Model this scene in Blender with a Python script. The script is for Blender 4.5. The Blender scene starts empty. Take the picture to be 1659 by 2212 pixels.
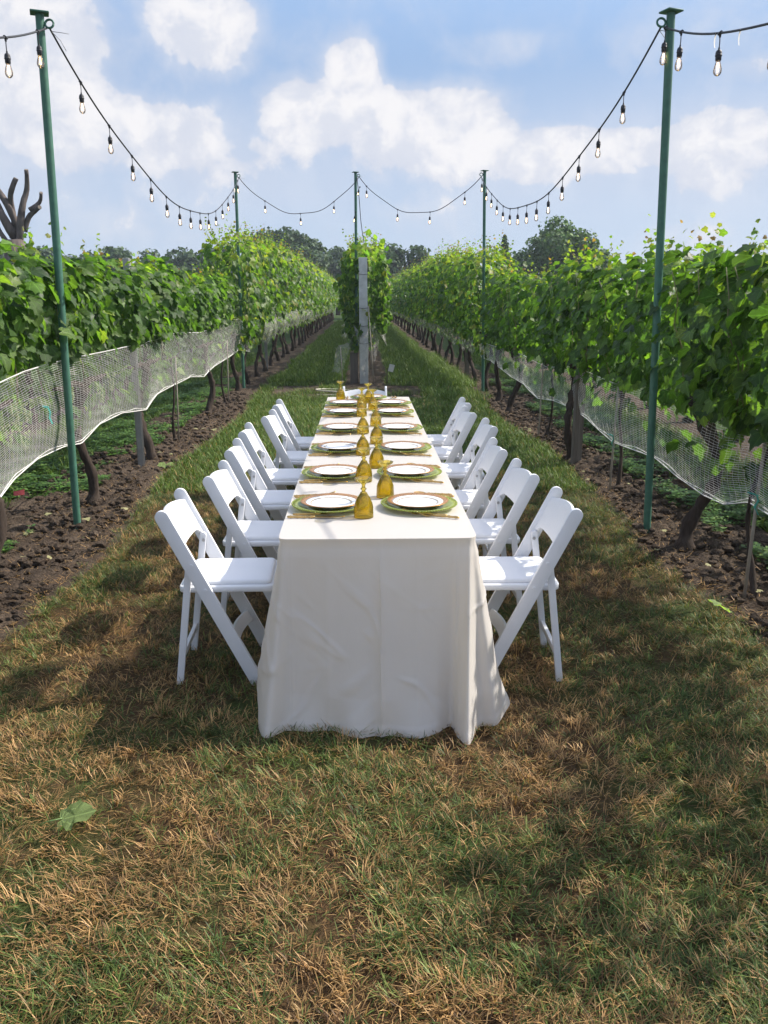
import bpy, bmesh, math, random
import numpy as np
from mathutils import Vector, Matrix

random.seed(7)
RNG = np.random.default_rng(11)
SC = bpy.context.scene
COL = SC.collection
R = math.radians

# ------------------------------------------------------------------ camera
cam_d = bpy.data.cameras.new('camera')
cam = bpy.data.objects.new('camera', cam_d)
COL.objects.link(cam)
cam.location = (-0.057, 0.0, 1.64)
cam.rotation_euler = (R(90 - 14.48), 0.0, R(-1.504))
cam_d.sensor_fit = 'VERTICAL'
cam_d.sensor_height = 36.0
cam_d.lens = 1789.0 / 2212.0 * 36.0
cam_d.clip_start = 0.05
cam_d.clip_end = 4000.0
SC.camera = cam

# ------------------------------------------------------------------ world, sun, exposure
SUN_DIR = Vector((1.0, 0.34, 1.0)).normalized()
SUN_EL = math.asin(SUN_DIR.z)
SUN_AZ = math.atan2(SUN_DIR.x, SUN_DIR.y)
SKY_STRENGTH = 0.15
SUN_STRENGTH = 2.5
EXPOSURE = 1.42

SC.view_settings.view_transform = 'Standard'
SC.view_settings.look = 'None'
SC.view_settings.exposure = EXPOSURE
SC.view_settings.gamma = 1.0
SC.view_settings.use_curve_mapping = False
SC.render.engine = 'CYCLES'
SC.cycles.use_denoising = True
try:
    SC.cycles.denoiser = 'OPENIMAGEDENOISE'
except Exception:
    pass
SC.cycles.max_bounces = 10
SC.cycles.transparent_max_bounces = 24
SC.cycles.caustics_reflective = False
SC.cycles.caustics_refractive = False
SC.cycles.sample_clamp_indirect = 6.0

sun_d = bpy.data.lights.new('sun', 'SUN')
sun_d.energy = SUN_STRENGTH
sun_d.angle = R(0.53)
sun_d.color = (1.0, 0.93, 0.82)
sun = bpy.data.objects.new('sun', sun_d)
COL.objects.link(sun)
sun.rotation_euler = SUN_DIR.to_track_quat('Z', 'Y').to_euler()
sun.location = (20, 7, 20)


class NT:
    """tiny helper for building node trees"""
    def __init__(self, tree):
        self.t = tree
        self.n = tree.nodes
        self.l = tree.links

    def node(self, kind, **kw):
        nd = self.n.new(kind)
        for k, v in kw.items():
            setattr(nd, k, v)
        return nd

    def put(self, sock, v):
        if hasattr(v, 'bl_idname') or isinstance(v, bpy.types.NodeSocket):
            self.l.new(v, sock)
        else:
            sock.default_value = v

    def math(self, op, a, b=None, c=None, clamp=False):
        nd = self.node('ShaderNodeMath', operation=op, use_clamp=clamp)
        self.put(nd.inputs[0], a)
        if b is not None:
            self.put(nd.inputs[1], b)
        if c is not None:
            self.put(nd.inputs[2], c)
        return nd.outputs[0]

    def vmath(self, op, a, b=None):
        nd = self.node('ShaderNodeVectorMath', operation=op)
        self.put(nd.inputs[0], a)
        if b is not None:
            self.put(nd.inputs[1], b)
        return nd.outputs['Value'] if op in ('LENGTH', 'DOT_PRODUCT') else nd.outputs[0]

    def maprange(self, v, a, b, c=0.0, d=1.0, smooth=False):
        nd = self.node('ShaderNodeMapRange', interpolation_type='SMOOTHSTEP' if smooth else 'LINEAR')
        self.put(nd.inputs[0], v)
        for i, x in enumerate((a, b, c, d)):
            nd.inputs[1 + i].default_value = x
        return nd.outputs[0]

    def noise(self, vec, scale, detail=4.0, rough=0.55, dist=0.0):
        nd = self.node('ShaderNodeTexNoise')
        if vec is not None:
            self.put(nd.inputs['Vector'], vec)
        nd.inputs['Scale'].default_value = scale
        nd.inputs['Detail'].default_value = detail
        nd.inputs['Roughness'].default_value = rough
        nd.inputs['Distortion'].default_value = dist
        return nd.outputs[0]

    def mix(self, f, a, b, blend='MIX'):
        nd = self.node('ShaderNodeMix', data_type='RGBA', blend_type=blend)
        self.put(nd.inputs[0], f)
        self.put(nd.inputs[6], a if not isinstance(a, tuple) else (*a, 1.0)[:4])
        self.put(nd.inputs[7], b if not isinstance(b, tuple) else (*b, 1.0)[:4])
        return nd.outputs[2]

    def combine(self, x, y, z):
        nd = self.node('ShaderNodeCombineXYZ')
        for i, v in enumerate((x, y, z)):
            self.put(nd.inputs[i], v)
        return nd.outputs[0]


world = bpy.data.worlds.new('World')
SC.world = world
world.use_nodes = True
W = NT(world.node_tree)
W.n.clear()
w_out = W.node('ShaderNodeOutputWorld')
w_bg = W.node('ShaderNodeBackground')
w_bg.inputs['Strength'].default_value = SKY_STRENGTH
W.l.new(w_bg.outputs[0], w_out.inputs[0])
sky = W.node('ShaderNodeTexSky')
sky.sky_type = 'NISHITA'
sky.sun_disc = False
sky.sun_elevation = SUN_EL
sky.sun_rotation = SUN_AZ
sky.air_density = 1.0
sky.dust_density = 1.6
sky.ozone_density = 1.2
tc = W.node('ShaderNodeTexCoord')
vdir = tc.outputs['Generated']
sep = W.node('ShaderNodeSeparateXYZ')
W.l.new(vdir, sep.inputs[0])
el = W.math('MULTIPLY', W.math('ARCSINE', sep.outputs[2]), 57.2958)
az = W.math('MULTIPLY', W.math('ARCTAN2', sep.outputs[0], sep.outputs[1]), 57.2958)
ae = W.combine(az, el, 0.0)
# cloud noise lives on a flat cloud layer seen in perspective, softened at the horizon
zc = W.math('MAXIMUM', W.math('ADD', sep.outputs[2], 0.16), 0.05)
plane = W.combine(W.math('DIVIDE', sep.outputs[0], zc), W.math('DIVIDE', sep.outputs[1], zc), W.math('MULTIPLY', sep.outputs[2], 4.0))
warp = W.node('ShaderNodeTexNoise')
warp.inputs['Scale'].default_value = 9.0
warp.inputs['Detail'].default_value = 3.0
W.l.new(vdir, warp.inputs['Vector'])
wv = W.vmath('MULTIPLY', W.vmath('SUBTRACT', warp.outputs['Color'], (0.5, 0.5, 0.5)), (0.05, 0.05, 0.05))
cdir = W.vmath('ADD', vdir, wv)
big = W.noise(cdir, 4.2, 2.0, 0.5)
fine = W.noise(cdir, 15.0, 10.0, 0.60)
# banks of cumulus: (azimuth, elevation, half width, half height, weight), degrees
BANKS = [(-18.8, 14.6, 5.2, 3.0, .38), (-9.6, 16.3, 4.2, 1.7, .42), (-14.5, 13.4, 5.0, 2.4, .10),
         (-18.0, 10.6, 6.0, 1.9, .36), (-12.5, 10.3, 4.6, 1.7, .34), (-8.0, 8.8, 4.0, 1.3, .25),
         (-3.6, 11.4, 3.4, 2.0, .42), (-0.4, 13.6, 2.0, 2.3, .48), (1.2, 11.2, 4.4, 2.3, .38),
         (6.0, 11.2, 5.0, 2.2, .40), (9.5, 9.6, 7.0, 1.7, .36), (16.0, 9.2, 7.5, 1.3, .32), (8.5, 14.9, 3.6, .8, .20),
         (22.5, 9.2, 5.0, 1.9, .33), (21.5, 6.6, 4.5, 1.1, .16), (-15.0, 6.8, 10.0, 2.2, .18), (3.0, 7.2, 9.0, 2.0, .16),
         (20.5, 3.9, 3.2, .9, .2), (-27, 9, 6, 4, .3), (31, 10, 6, 3, .3), (24.0, 12.9, 2.2, .5, .14),
         (-60, 14, 25, 8, .25), (70, 16, 25, 9, .25), (140, 18, 40, 10, .25), (-140, 16, 40, 10, .25)]
acc = None
for a0, e0, sa, se, wt in BANKS:
    de = W.math('SUBTRACT', el, e0)
    dv = W.math('MULTIPLY_ADD', W.math('MAXIMUM', de, 0.0), 1 / se, W.math('MULTIPLY', W.math('MINIMUM', de, 0.0), 0.5 / se))
    d = W.vmath('LENGTH', W.combine(W.math('MULTIPLY', W.math('SUBTRACT', az, a0), 1 / sa), dv, 0.0))
    g = W.math('MULTIPLY', W.maprange(d, 0.35, 1.3, 1.0, 0.0, True), wt * 1.16)
    acc = g if acc is None else W.math('MAXIMUM', W.math('MULTIPLY_ADD', g, 0.45, acc), g)
acc = W.math('ADD', acc, W.maprange(el, 19.0, 32.0, 0.0, 0.24, True))  # more cloud overhead, out of view, added to raise the fill light
dens = W.math('ADD', acc, W.math('ADD', W.math('MULTIPLY', W.math('SUBTRACT', fine, 0.5), 0.85), W.math('MULTIPLY', W.math('SUBTRACT', big, 0.5), 0.35)))
mask = W.maprange(dens, 0.19, 0.35, 0.0, 0.95, True)
veil = W.maprange(dens, -0.10, 0.40, 0.0, 0.62, True)
veil = W.math('MAXIMUM', veil, W.math('MULTIPLY', W.math('MULTIPLY', W.maprange(el, 2.0, 8.0, 0.0, 1.0, True), W.maprange(el, 8.0, 15.0, 1.0, 0.0, True)), W.maprange(big, 0.35, 0.62, 0.3, 0.75)))
mask = W.math('MAXIMUM', mask, veil)
up = W.vmath('ADD', cdir, (0.022, 0.0, 0.028))
fine_up = W.noise(up, 15.0, 5.0, 0.6)
relief = W.maprange(W.math('SUBTRACT', fine, fine_up), -0.11, 0.12, 0.0, 1.0, True)
core = W.maprange(dens, 0.22, 0.55, 0.35, 1.0, True)
lit = W.math('MULTIPLY', W.math('ADD', W.math('MULTIPLY', relief, 0.65), 0.35), core)
c_cloud = W.mix(lit, (1.62, 1.74, 2.04), (2.42, 2.37, 2.40))
low = W.maprange(el, 12.0, 42.0, 1.0, 0.0, True)
air = W.mix(W.maprange(el, 0.0, 14.0, 0.0, 1.0), (1.30, 1.57, 2.02), (0.76, 1.13, 1.76))
sky_c = W.mix(W.math('MULTIPLY', low, 0.94), sky.outputs[0], air)
full = W.mix(mask, sky_c, c_cloud)
W.l.new(full, w_bg.inputs['Color'])


# ------------------------------------------------------------------ materials
def new_mat(name):
    m = bpy.data.materials.new(name)
    m.use_nodes = True
    t = NT(m.node_tree)
    t.n.clear()
    out = t.node('ShaderNodeOutputMaterial')
    return m, t, out


def simple(name, col, rough=0.5, spec=0.5, metal=0.0, var=0.12, scale=30.0, bump=0.0, bscale=200.0, stretch=None, sheen=0.0):
    m, t, out = new_mat(name)
    p = t.node('ShaderNodeBsdfPrincipled')
    co = t.node('ShaderNodeTexCoord').outputs['Object']
    if stretch:
        co = t.vmath('MULTIPLY', co, stretch)
    n = t.noise(co, scale, 5.0, 0.6)
    f = t.maprange(n, 0.25, 0.75, 1.0 - var, 1.0 + var)
    c = t.mix(1.0, (*col, 1.0), t.combine(f, f, f), 'MULTIPLY')
    t.l.new(c, p.inputs['Base Color'])
    rr = t.maprange(n, 0.3, 0.7, max(0.02, rough - 0.06), min(1.0, rough + 0.06))
    t.l.new(rr, p.inputs['Roughness'])
    p.inputs['Metallic'].default_value = metal
    p.inputs['Specular IOR Level'].default_value = spec
    if bump > 0:
        b = t.node('ShaderNodeBump')
        b.inputs['Strength'].default_value = bump
        b.inputs['Distance'].default_value = 0.01
        t.l.new(t.noise(co, bscale, 6.0, 0.65), b.inputs['Height'])
        t.l.new(b.outputs[0], p.inputs['Normal'])
    t.l.new(p.outputs[0], out.inputs[0])
    return m


def leafy(name, trans=0.4, rough=0.42, spec=0.4, tcol=(1.25, 1.35, 0.45), bumpy=True, veins=False):
    """leaf or grass blade: colour from the mesh, light passes through"""
    m, t, out = new_mat(name)
    a = t.node('ShaderNodeAttribute', attribute_name='Col')
    co = t.node('ShaderNodeTexCoord').outputs['Object']
    n = t.noise(co, 45.0, 3.0, 0.6)
    f = t.maprange(n, 0.3, 0.7, 0.8, 1.2)
    if veins:
        lp = t.node('ShaderNodeAttribute', attribute_name='LP')
        s2 = t.node('ShaderNodeSeparateXYZ')
        t.l.new(lp.outputs['Vector'], s2.inputs[0])
        an = t.math('ARCTAN2', s2.outputs[0], s2.outputs[1])
        fr_ = t.math('ABSOLUTE', t.math('SUBTRACT', t.math('FRACT', t.math('ADD', t.math('DIVIDE', an, 0.62), 0.5)), 0.5))
        dist = t.math('MULTIPLY', t.math('MULTIPLY', fr_, 0.62), t.vmath('LENGTH', lp.outputs['Vector']))
        vein = t.maprange(dist, 0.008, 0.035, 1.0, 0.0, True)
        f = t.math('MULTIPLY', f, t.math('MULTIPLY_ADD', vein, 0.45, 0.94))
    c = t.mix(1.0, a.outputs['Color'], t.combine(f, f, f), 'MULTIPLY')
    p = t.node('ShaderNodeBsdfPrincipled')
    t.l.new(c, p.inputs['Base Color'])
    p.inputs['Roughness'].default_value = rough
    p.inputs['Specular IOR Level'].default_value = spec
    tr = t.node('ShaderNodeBsdfTranslucent')
    t.l.new(t.mix(1.0, c, (*tcol, 1.0), 'MULTIPLY'), tr.inputs['Color'])
    mx = t.node('ShaderNodeMixShader')
    mx.inputs[0].default_value = trans
    t.l.new(p.outputs[0], mx.inputs[1])
    t.l.new(tr.outputs[0], mx.inputs[2])
    if bumpy:
        b = t.node('ShaderNodeBump')
        b.inputs['Strength'].default_value = 0.35
        b.inputs['Distance'].default_value = 0.006
        hh = t.noise(co, 90.0, 3.0, 0.6)
        if veins:
            hh = t.math('SUBTRACT', hh, t.math('MULTIPLY', vein, 0.8))
        t.l.new(hh, b.inputs['Height'])
        t.l.new(b.outputs[0], p.inputs['Normal'])
    t.l.new(mx.outputs[0], out.inputs[0])
    return m


def thin_glass(name, tint, body, body_f, rough=0.06, refl=1.0, ior=1.5):
    """thin walled pressed glass: tinted see-through, a little body colour, mirror at the rim"""
    m, t, out = new_mat(name)
    tr = t.node('ShaderNodeBsdfTransparent')
    tr.inputs[0].default_value = (*tint, 1)
    df = t.node('ShaderNodeBsdfDiffuse')
    df.inputs[0].default_value = (*body, 1)
    tl = t.node('ShaderNodeBsdfTranslucent')
    tl.inputs[0].default_value = (*body, 1)
    bm = t.node('ShaderNodeMixShader')
    bm.inputs[0].default_value = 0.55
    t.l.new(df.outputs[0], bm.inputs[1])
    t.l.new(tl.outputs[0], bm.inputs[2])
    m1 = t.node('ShaderNodeMixShader')
    m1.inputs[0].default_value = body_f
    t.l.new(tr.outputs[0], m1.inputs[1])
    t.l.new(bm.outputs[0], m1.inputs[2])
    gl = t.node('ShaderNodeBsdfGlossy')
    gl.inputs['Roughness'].default_value = rough
    fr = t.node('ShaderNodeFresnel')
    fr.inputs[0].default_value = ior
    m2 = t.node('ShaderNodeMixShader')
    t.l.new(t.math('MULTIPLY', fr.outputs[0], refl), m2.inputs[0])
    t.l.new(m1.outputs[0], m2.inputs[1])
    t.l.new(gl.outputs[0], m2.inputs[2])
    t.l.new(m2.outputs[0], out.inputs[0])
    return m


M = {}
M['white'] = simple('white_paint', (0.74, 0.75, 0.775), 0.42, 0.45, var=0.03, scale=14, bump=0.03, bscale=120)
M['vinyl'] = simple('white_vinyl', (0.77, 0.78, 0.81), 0.5, 0.35, var=0.02, scale=10, bump=0.25, bscale=260)
M['bolt'] = simple('steel_bolt', (0.45, 0.45, 0.46), 0.35, metal=1.0)
M['pole'] = simple('green_paint', (0.055, 0.150, 0.105), 0.5, 0.4, var=0.22, scale=18, bump=0.10, bscale=320)
M['cable'] = simple('black_rubber', (0.025, 0.026, 0.03), 0.55, 0.4)
M['tie'] = simple('grey_tie', (0.3, 0.31, 0.33), 0.5)
M['concrete'] = simple('concrete', (0.52, 0.52, 0.51), 0.9, 0.2, var=0.22, scale=9, bump=0.5, bscale=60)
M['wood'] = simple('weathered_wood', (0.16, 0.135, 0.115), 0.85, 0.2, var=0.35, scale=6, stretch=(9, 9, 0.6), bump=0.4, bscale=14)
M['steel'] = simple('galvanised_steel', (0.30, 0.30, 0.30), 0.55, metal=0.5, var=0.25, scale=8)
M['stake'] = simple('bamboo_stake', (0.33, 0.29, 0.24), 0.7, var=0.2, scale=8)
M['wire'] = simple('trellis_wire', (0.22, 0.22, 0.22), 0.4, metal=0.8)
M['bark'] = simple('vine_bark', (0.055, 0.042, 0.034), 0.9, 0.15, var=0.55, scale=7, stretch=(6, 6, 0.8), bump=0.9, bscale=9)
M['treebark'] = simple('tree_bark', (0.12, 0.10, 0.09), 0.92, 0.15, var=0.5, scale=4, stretch=(3, 3, 1.0), bump=0.9, bscale=9)
M['cutwood'] = simple('cut_wood', (0.20, 0.17, 0.14), 0.9, 0.1, var=0.2)
M['shoot'] = simple('green_shoot', (0.16, 0.15, 0.06), 0.6, var=0.3)
M['leaf'] = leafy('vine_leaf', 0.54, 0.42, 0.36, (1.3, 1.5, 0.5), veins=True)
M['treeleaf'] = leafy('tree_leaf', 0.25, 0.6, 0.25, (1.1, 1.15, 0.6), False)
M['grass'] = leafy('grass_blade', 0.28, 0.5, 0.3, (1.1, 1.1, 0.6), False)
M['weed'] = leafy('weed_leaf', 0.3, 0.5, 0.35, (1.15, 1.25, 0.5), False)
M['dryleaf'] = simple('dry_leaf', (0.26, 0.245, 0.12), 0.7, 0.3, var=0.4, scale=30)
M['greenleaf'] = simple('fresh_fallen_leaf', (0.16, 0.27, 0.08), 0.35, 0.5, var=0.25, scale=26, bump=0.4, bscale=50)
M['net'] = simple('net_thread', (0.80, 0.79, 0.76), 0.6, 0.3, var=0.05)
M['gold'] = simple('gold_metal', (0.62, 0.40, 0.15), 0.30, metal=1.0, var=0.18, scale=60, bump=0.15, bscale=90)
M['china'] = simple('white_china', (0.82, 0.83, 0.84), 0.12, 0.5, var=0.01)
M['goldrim'] = simple('gold_rim', (0.50, 0.235, 0.07), 0.28, 0.5, 0.55, var=0.06)
M['goldring'] = simple('gold_print', (0.36, 0.24, 0.09), 0.35, metal=0.4, var=0.15, scale=300)
M['amber'] = thin_glass('amber_glass', (0.985, 0.885, 0.36), (0.92, 0.70, 0.05), 0.24, 0.05, 1.0, 1.5)
M['lime'] = thin_glass('lime_glass', (0.88, 0.95, 0.55), (0.66, 0.76, 0.19), 0.70, 0.06, 0.9, 1.5)
M['bulb'] = thin_glass('bulb_glass', (0.97, 0.97, 0.97), (0.9, 0.9, 0.9), 0.14, 0.02, 1.0, 1.45)
M['tag'] = simple('paper_tag', (0.62, 0.60, 0.55), 0.7)
M['flag'] = simple('pink_flag', (0.75, 0.12, 0.12), 0.5)
M['teal'] = simple('teal_tie', (0.03, 0.30, 0.24), 0.5)
M['hose'] = simple('pale_hose', (0.55, 0.50, 0.40), 0.5)
M['grape'] = simple('green_grape', (0.22, 0.30, 0.08), 0.35, 0.5, var=0.15)
M['tabletop'] = simple('grey_plastic', (0.6, 0.6, 0.6), 0.5)

m, t, out = new_mat('filament')
e = t.node('ShaderNodeEmission')
e.inputs[0].default_value = (1.0, 0.62, 0.28, 1)
e.inputs[1].default_value = 5.0
t.l.new(e.outputs[0], out.inputs[0])
M['filament'] = m

# cream satin cloth with fine creases
m, t, out = new_mat('cream_cloth')
p = t.node('ShaderNodeBsdfPrincipled')
co = t.node('ShaderNodeTexCoord').outputs['Object']
n1 = t.noise(co, 5.0, 4.0, 0.6, 1.2)
c = t.mix(t.maprange(n1, 0.3, 0.7), (0.735, 0.695, 0.655), (0.76, 0.725, 0.69))
t.l.new(c, p.inputs['Base Color'])
p.inputs['Roughness'].default_value = 0.47
p.inputs['Specular IOR Level'].default_value = 0.35
p.inputs['Sheen Weight'].default_value = 0.15
tl = t.node('ShaderNodeBsdfTranslucent')
tl.inputs[0].default_value = (0.80, 0.74, 0.62, 1)
mx = t.node('ShaderNodeMixShader')
mx.inputs[0].default_value = 0.36
b = t.node('ShaderNodeBump')
b.inputs['Strength'].default_value = 0.16
b.inputs['Distance'].default_value = 0.012
ridg = t.math('ABSOLUTE', t.math('SUBTRACT', t.noise(t.vmath('MULTIPLY', co, (1.0, 1.0, 0.75)), 6.5, 5.0, 0.6, 0.8), 0.5))
t.l.new(t.math('MULTIPLY', ridg, 1.6), b.inputs['Height'])
t.l.new(b.outputs[0], p.inputs['Normal'])
t.l.new(p.outputs[0], mx.inputs[1])
t.l.new(tl.outputs[0], mx.inputs[2])
t.l.new(mx.outputs[0], out.inputs[0])
M['cloth'] = m

# far netting: too fine to tell threads apart, a gauze with open area
m, t, out = new_mat('net_gauze')
co = t.node('ShaderNodeTexCoord').outputs['Object']
df = t.node('ShaderNodeBsdfDiffuse')
df.inputs[0].default_value = (0.78, 0.77, 0.74, 1)
tl = t.node('ShaderNodeBsdfTranslucent')
tl.inputs[0].default_value = (0.78, 0.77, 0.74, 1)
a1 = t.node('ShaderNodeMixShader')
a1.inputs[0].default_value = 0.4
t.l.new(df.outputs[0], a1.inputs[1])
t.l.new(tl.outputs[0], a1.inputs[2])
tr = t.node('ShaderNodeBsdfTransparent')
a2 = t.node('ShaderNodeMixShader')
t.l.new(t.maprange(t.noise(t.vmath('MULTIPLY', co, (1.0, 5.0, 1.5)), 3.0, 4.0), 0.3, 0.7, 0.08, 0.40), a2.inputs[0])
t.l.new(tr.outputs[0], a2.inputs[1])
t.l.new(a1.outputs[0], a2.inputs[2])
t.l.new(a2.outputs[0], out.inputs[0])
M['gauze'] = m

# ground: dry thatch in the near aisle, greener away, bare soil under the rows
m, t, out = new_mat('ground_cover')
p = t.node('ShaderNodeBsdfPrincipled')
pos = t.node('ShaderNodeNewGeometry').outputs['Position']
sp = t.node('ShaderNodeSeparateXYZ')
t.l.new(pos, sp.inputs[0])
nb = t.noise(pos, 1.3, 5.0, 0.6)
nf = t.noise(pos, 40.0, 6.0, 0.7)
dry = t.mix(nf, (0.035, 0.022, 0.012), (0.13, 0.078, 0.036))
grn = t.mix(nf, (0.022, 0.04, 0.010), (0.055, 0.10, 0.022))
yfade = t.maprange(sp.outputs[1], 6.5, 11.0, 0.0, 1.0, True)
gf = t.math('ADD', t.maprange(nb, 0.46, 0.60, 0.0, 0.75, True), yfade, clamp=True)
gc = t.mix(gf, dry, grn)
t.l.new(gc, p.inputs['Base Color'])
p.inputs['Roughness'].default_value = 0.9
p.inputs['Specular IOR Level'].default_value = 0.15
b = t.node('ShaderNodeBump')
b.inputs['Strength'].default_value = 0.8
b.inputs['Distance'].default_value = 0.03
t.l.new(nf, b.inputs['Height'])
t.l.new(b.outputs[0], p.inputs['Normal'])
t.l.new(p.outputs[0], out.inputs[0])
M['ground'] = m

m, t, out = new_mat('bare_soil')
p = t.node('ShaderNodeBsdfPrincipled')
pos = t.node('ShaderNodeNewGeometry').outputs['Position']
nb = t.noise(pos, 2.2, 5.0, 0.6)
nf = t.noise(pos, 55.0, 7.0, 0.72)
nf2 = t.maprange(nf, 0.32, 0.68)
c = t.mix(nf2, (0.028, 0.022, 0.018), (0.125, 0.092, 0.068))
c = t.mix(t.maprange(nb, 0.45, 0.72), c, t.mix(nf2, (0.05, 0.040, 0.032), (0.215, 0.16, 0.118)))
t.l.new(c, p.inputs['Base Color'])
p.inputs['Roughness'].default_value = 0.95
p.inputs['Specular IOR Level'].default_value = 0.12
b = t.node('ShaderNodeBump')
b.inputs['Strength'].default_value = 1.0
b.inputs['Distance'].default_value = 0.03
t.l.new(nf, b.inputs['Height'])
t.l.new(b.outputs[0], p.inputs['Normal'])
t.l.new(p.outputs[0], out.inputs[0])
M['soil'] = m


# ------------------------------------------------------------------ helpers
def link(name, mesh, parent=None, loc=None, rz=0.0):
    o = bpy.data.objects.new(name, mesh)
    COL.objects.link(o)
    if parent is not None:
        o.parent = parent
    if loc is not None:
        o.location = loc
    if rz:
        o.rotation_euler = (0, 0, rz)
    return o


def tag(o, label=None, cat=None, group=None, kind=None):
    if label:
        o['label'] = label
    if cat:
        o['category'] = cat
    if group:
        o['group'] = group
    if kind:
        o['kind'] = kind
    return o


def thing(name, label, cat, loc=(0, 0, 0), rz=0.0, group=None):
    o = bpy.data.objects.new(name, None)
    o.empty_display_size = 0.1
    COL.objects.link(o)
    o.location = loc
    o.rotation_euler = (0, 0, rz)
    return tag(o, label, cat, group)


KIDS = {}


def copy_tree(o, parent=None):
    c = o.copy()
    COL.objects.link(c)
    if parent is not None:
        c.parent = parent
    for ch in list(o.children):
        copy_tree(ch, c)
    return c


def np_mesh(name, V, F, mat, cols=None, smooth=True, lp=None):
    """V (n,3); F is a list of integer arrays (k, 3 or 4)"""
    me = bpy.data.meshes.new(name)
    V = np.asarray(V, dtype=np.float32)
    Fs = [np.asarray(f, dtype=np.int32) for f in (F if isinstance(F, list) else [F]) if len(f)]
    loops = np.concatenate([f.ravel() for f in Fs])
    sizes = np.concatenate([np.full(len(f), f.shape[1], dtype=np.int32) for f in Fs])
    starts = np.concatenate([[0], np.cumsum(sizes)[:-1]]).astype(np.int32)
    me.vertices.add(len(V))
    me.vertices.foreach_set('co', V.ravel())
    me.loops.add(len(loops))
    me.loops.foreach_set('vertex_index', loops)
    me.polygons.add(len(sizes))
    me.polygons.foreach_set('loop_start', starts)
    me.polygons.foreach_set('loop_total', sizes)
    me.polygons.foreach_set('use_smooth', np.full(len(sizes), smooth, dtype=bool))
    if cols is not None:
        a = me.attributes.new('Col', 'FLOAT_COLOR', 'POINT')
        cc = np.ones((len(V), 4), dtype=np.float32)
        cc[:, :3] = cols
        a.data.foreach_set('color', cc.ravel())
    if lp is not None:
        a = me.attributes.new('LP', 'FLOAT_VECTOR', 'POINT')
        a.data.foreach_set('vector', np.asarray(lp, dtype=np.float32).ravel())
    me.materials.append(mat)
    me.update(calc_edges=True)
    return me


class MB:
    """collects simple shapes and builds ONE mesh"""
    def __init__(self):
        self.v = []
        self.f = []

    def add(self, vs, fs):
        o = len(self.v)
        self.v += [tuple(x) for x in vs]
        self.f += [tuple(i + o for i in f) for f in fs]

    def box(self, lo, hi, mat=None):
        x0, y0, z0 = lo
        x1, y1, z1 = hi
        vs = [(x0, y0, z0), (x1, y0, z0), (x1, y1, z0), (x0, y1, z0), (x0, y0, z1), (x1, y0, z1), (x1, y1, z1), (x0, y1, z1)]
        if mat is not None:
            vs = [tuple(mat @ Vector(v)) for v in vs]
        self.add(vs, [(0, 3, 2, 1), (4, 5, 6, 7), (0, 1, 5, 4), (1, 2, 6, 5), (2, 3, 7, 6), (3, 0, 4, 7)])

    def tube(self, pts, rad, n=8, cap=True, jitter=0.0, rs=random):
        pts = [Vector(p) for p in pts]
        m = len(pts)
        rad = rad if hasattr(rad, '__len__') else [rad] * m
        vs, fs = [], []
        prev = None
        for i, p in enumerate(pts):
            tdir = (pts[min(i + 1, m - 1)] - pts[max(i - 1, 0)])
            tdir = tdir.normalized() if tdir.length > 1e-9 else Vector((0, 0, 1))
            if prev is None:
                a = Vector((1, 0, 0)) if abs(tdir.x) < 0.8 else Vector((0, 1, 0))
                u = (a - tdir * a.dot(tdir)).normalized()
            else:
                u = prev - tdir * prev.dot(tdir)
                u = u.normalized() if u.length > 1e-6 else prev
            prev = u
            w = tdir.cross(u)
            for k in range(n):
                a = 2 * math.pi * k / n
                r = rad[i] * (1 + (rs.uniform(-jitter, jitter) if jitter else 0))
                vs.append(p + u * (math.cos(a) * r) + w * (math.sin(a) * r))
        for i in range(m - 1):
            for k in range(n):
                fs.append((i * n + k, i * n + (k + 1) % n, (i + 1) * n + (k + 1) % n, (i + 1) * n + k))
        if cap:
            fs.append(tuple(reversed(range(n))))
            fs.append(tuple((m - 1) * n + k for k in range(n)))
        self.add(vs, fs)

    def lathe(self, prof, n=24, mod=None, close=False):
        """prof: list of (r, z)"""
        vs, fs = [], []
        for i, (r, z) in enumerate(prof):
            for k in range(n):
                a = 2 * math.pi * k / n
                rr = r * (mod(a, i, z) if mod else 1.0)
                vs.append((rr * math.cos(a), rr * math.sin(a), z))
        for i in range(len(prof) - 1):
            for k in range(n):
                fs.append((i * n + k, i * n + (k + 1) % n, (i + 1) * n + (k + 1) % n, (i + 1) * n + k))
        self.add(vs, fs)

    def prism(self, poly, y0, y1):
        """polygon in xz extruded along y"""
        n = len(poly)
        vs = [(x, y0, z) for x, z in poly] + [(x, y1, z) for x, z in poly]
        fs = [tuple(range(n)), tuple(reversed(range(n, 2 * n)))]
        for k in range(n):
            fs.append((k, n + k, n + (k + 1) % n, (k + 1) % n))
        self.add(vs, fs)

    def mesh(self, name, mat, smooth=False, bevel=0.0, seg=2):
        me = bpy.data.meshes.new(name)
        me.from_pydata(self.v, [], self.f)
        bm = bmesh.new()
        bm.from_mesh(me)
        bmesh.ops.recalc_face_normals(bm, faces=bm.faces)
        if bevel > 0:
            es = [e for e in bm.edges if len(e.link_faces) == 2 and e.calc_face_angle(0) > 0.6]
            bmesh.ops.bevel(bm, geom=es, offset=bevel, segments=seg, profile=0.6, affect='EDGES')
        bm.to_mesh(me)
        bm.free()
        if smooth or bevel > 0:
            me.polygons.foreach_set('use_smooth', [True] * len(me.polygons))
            if not smooth:
                try:
                    me.set_sharp_from_angle(angle=R(40))
                except Exception:
                    pass
        me.materials.append(mat)
        me.update()
        return me


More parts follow.
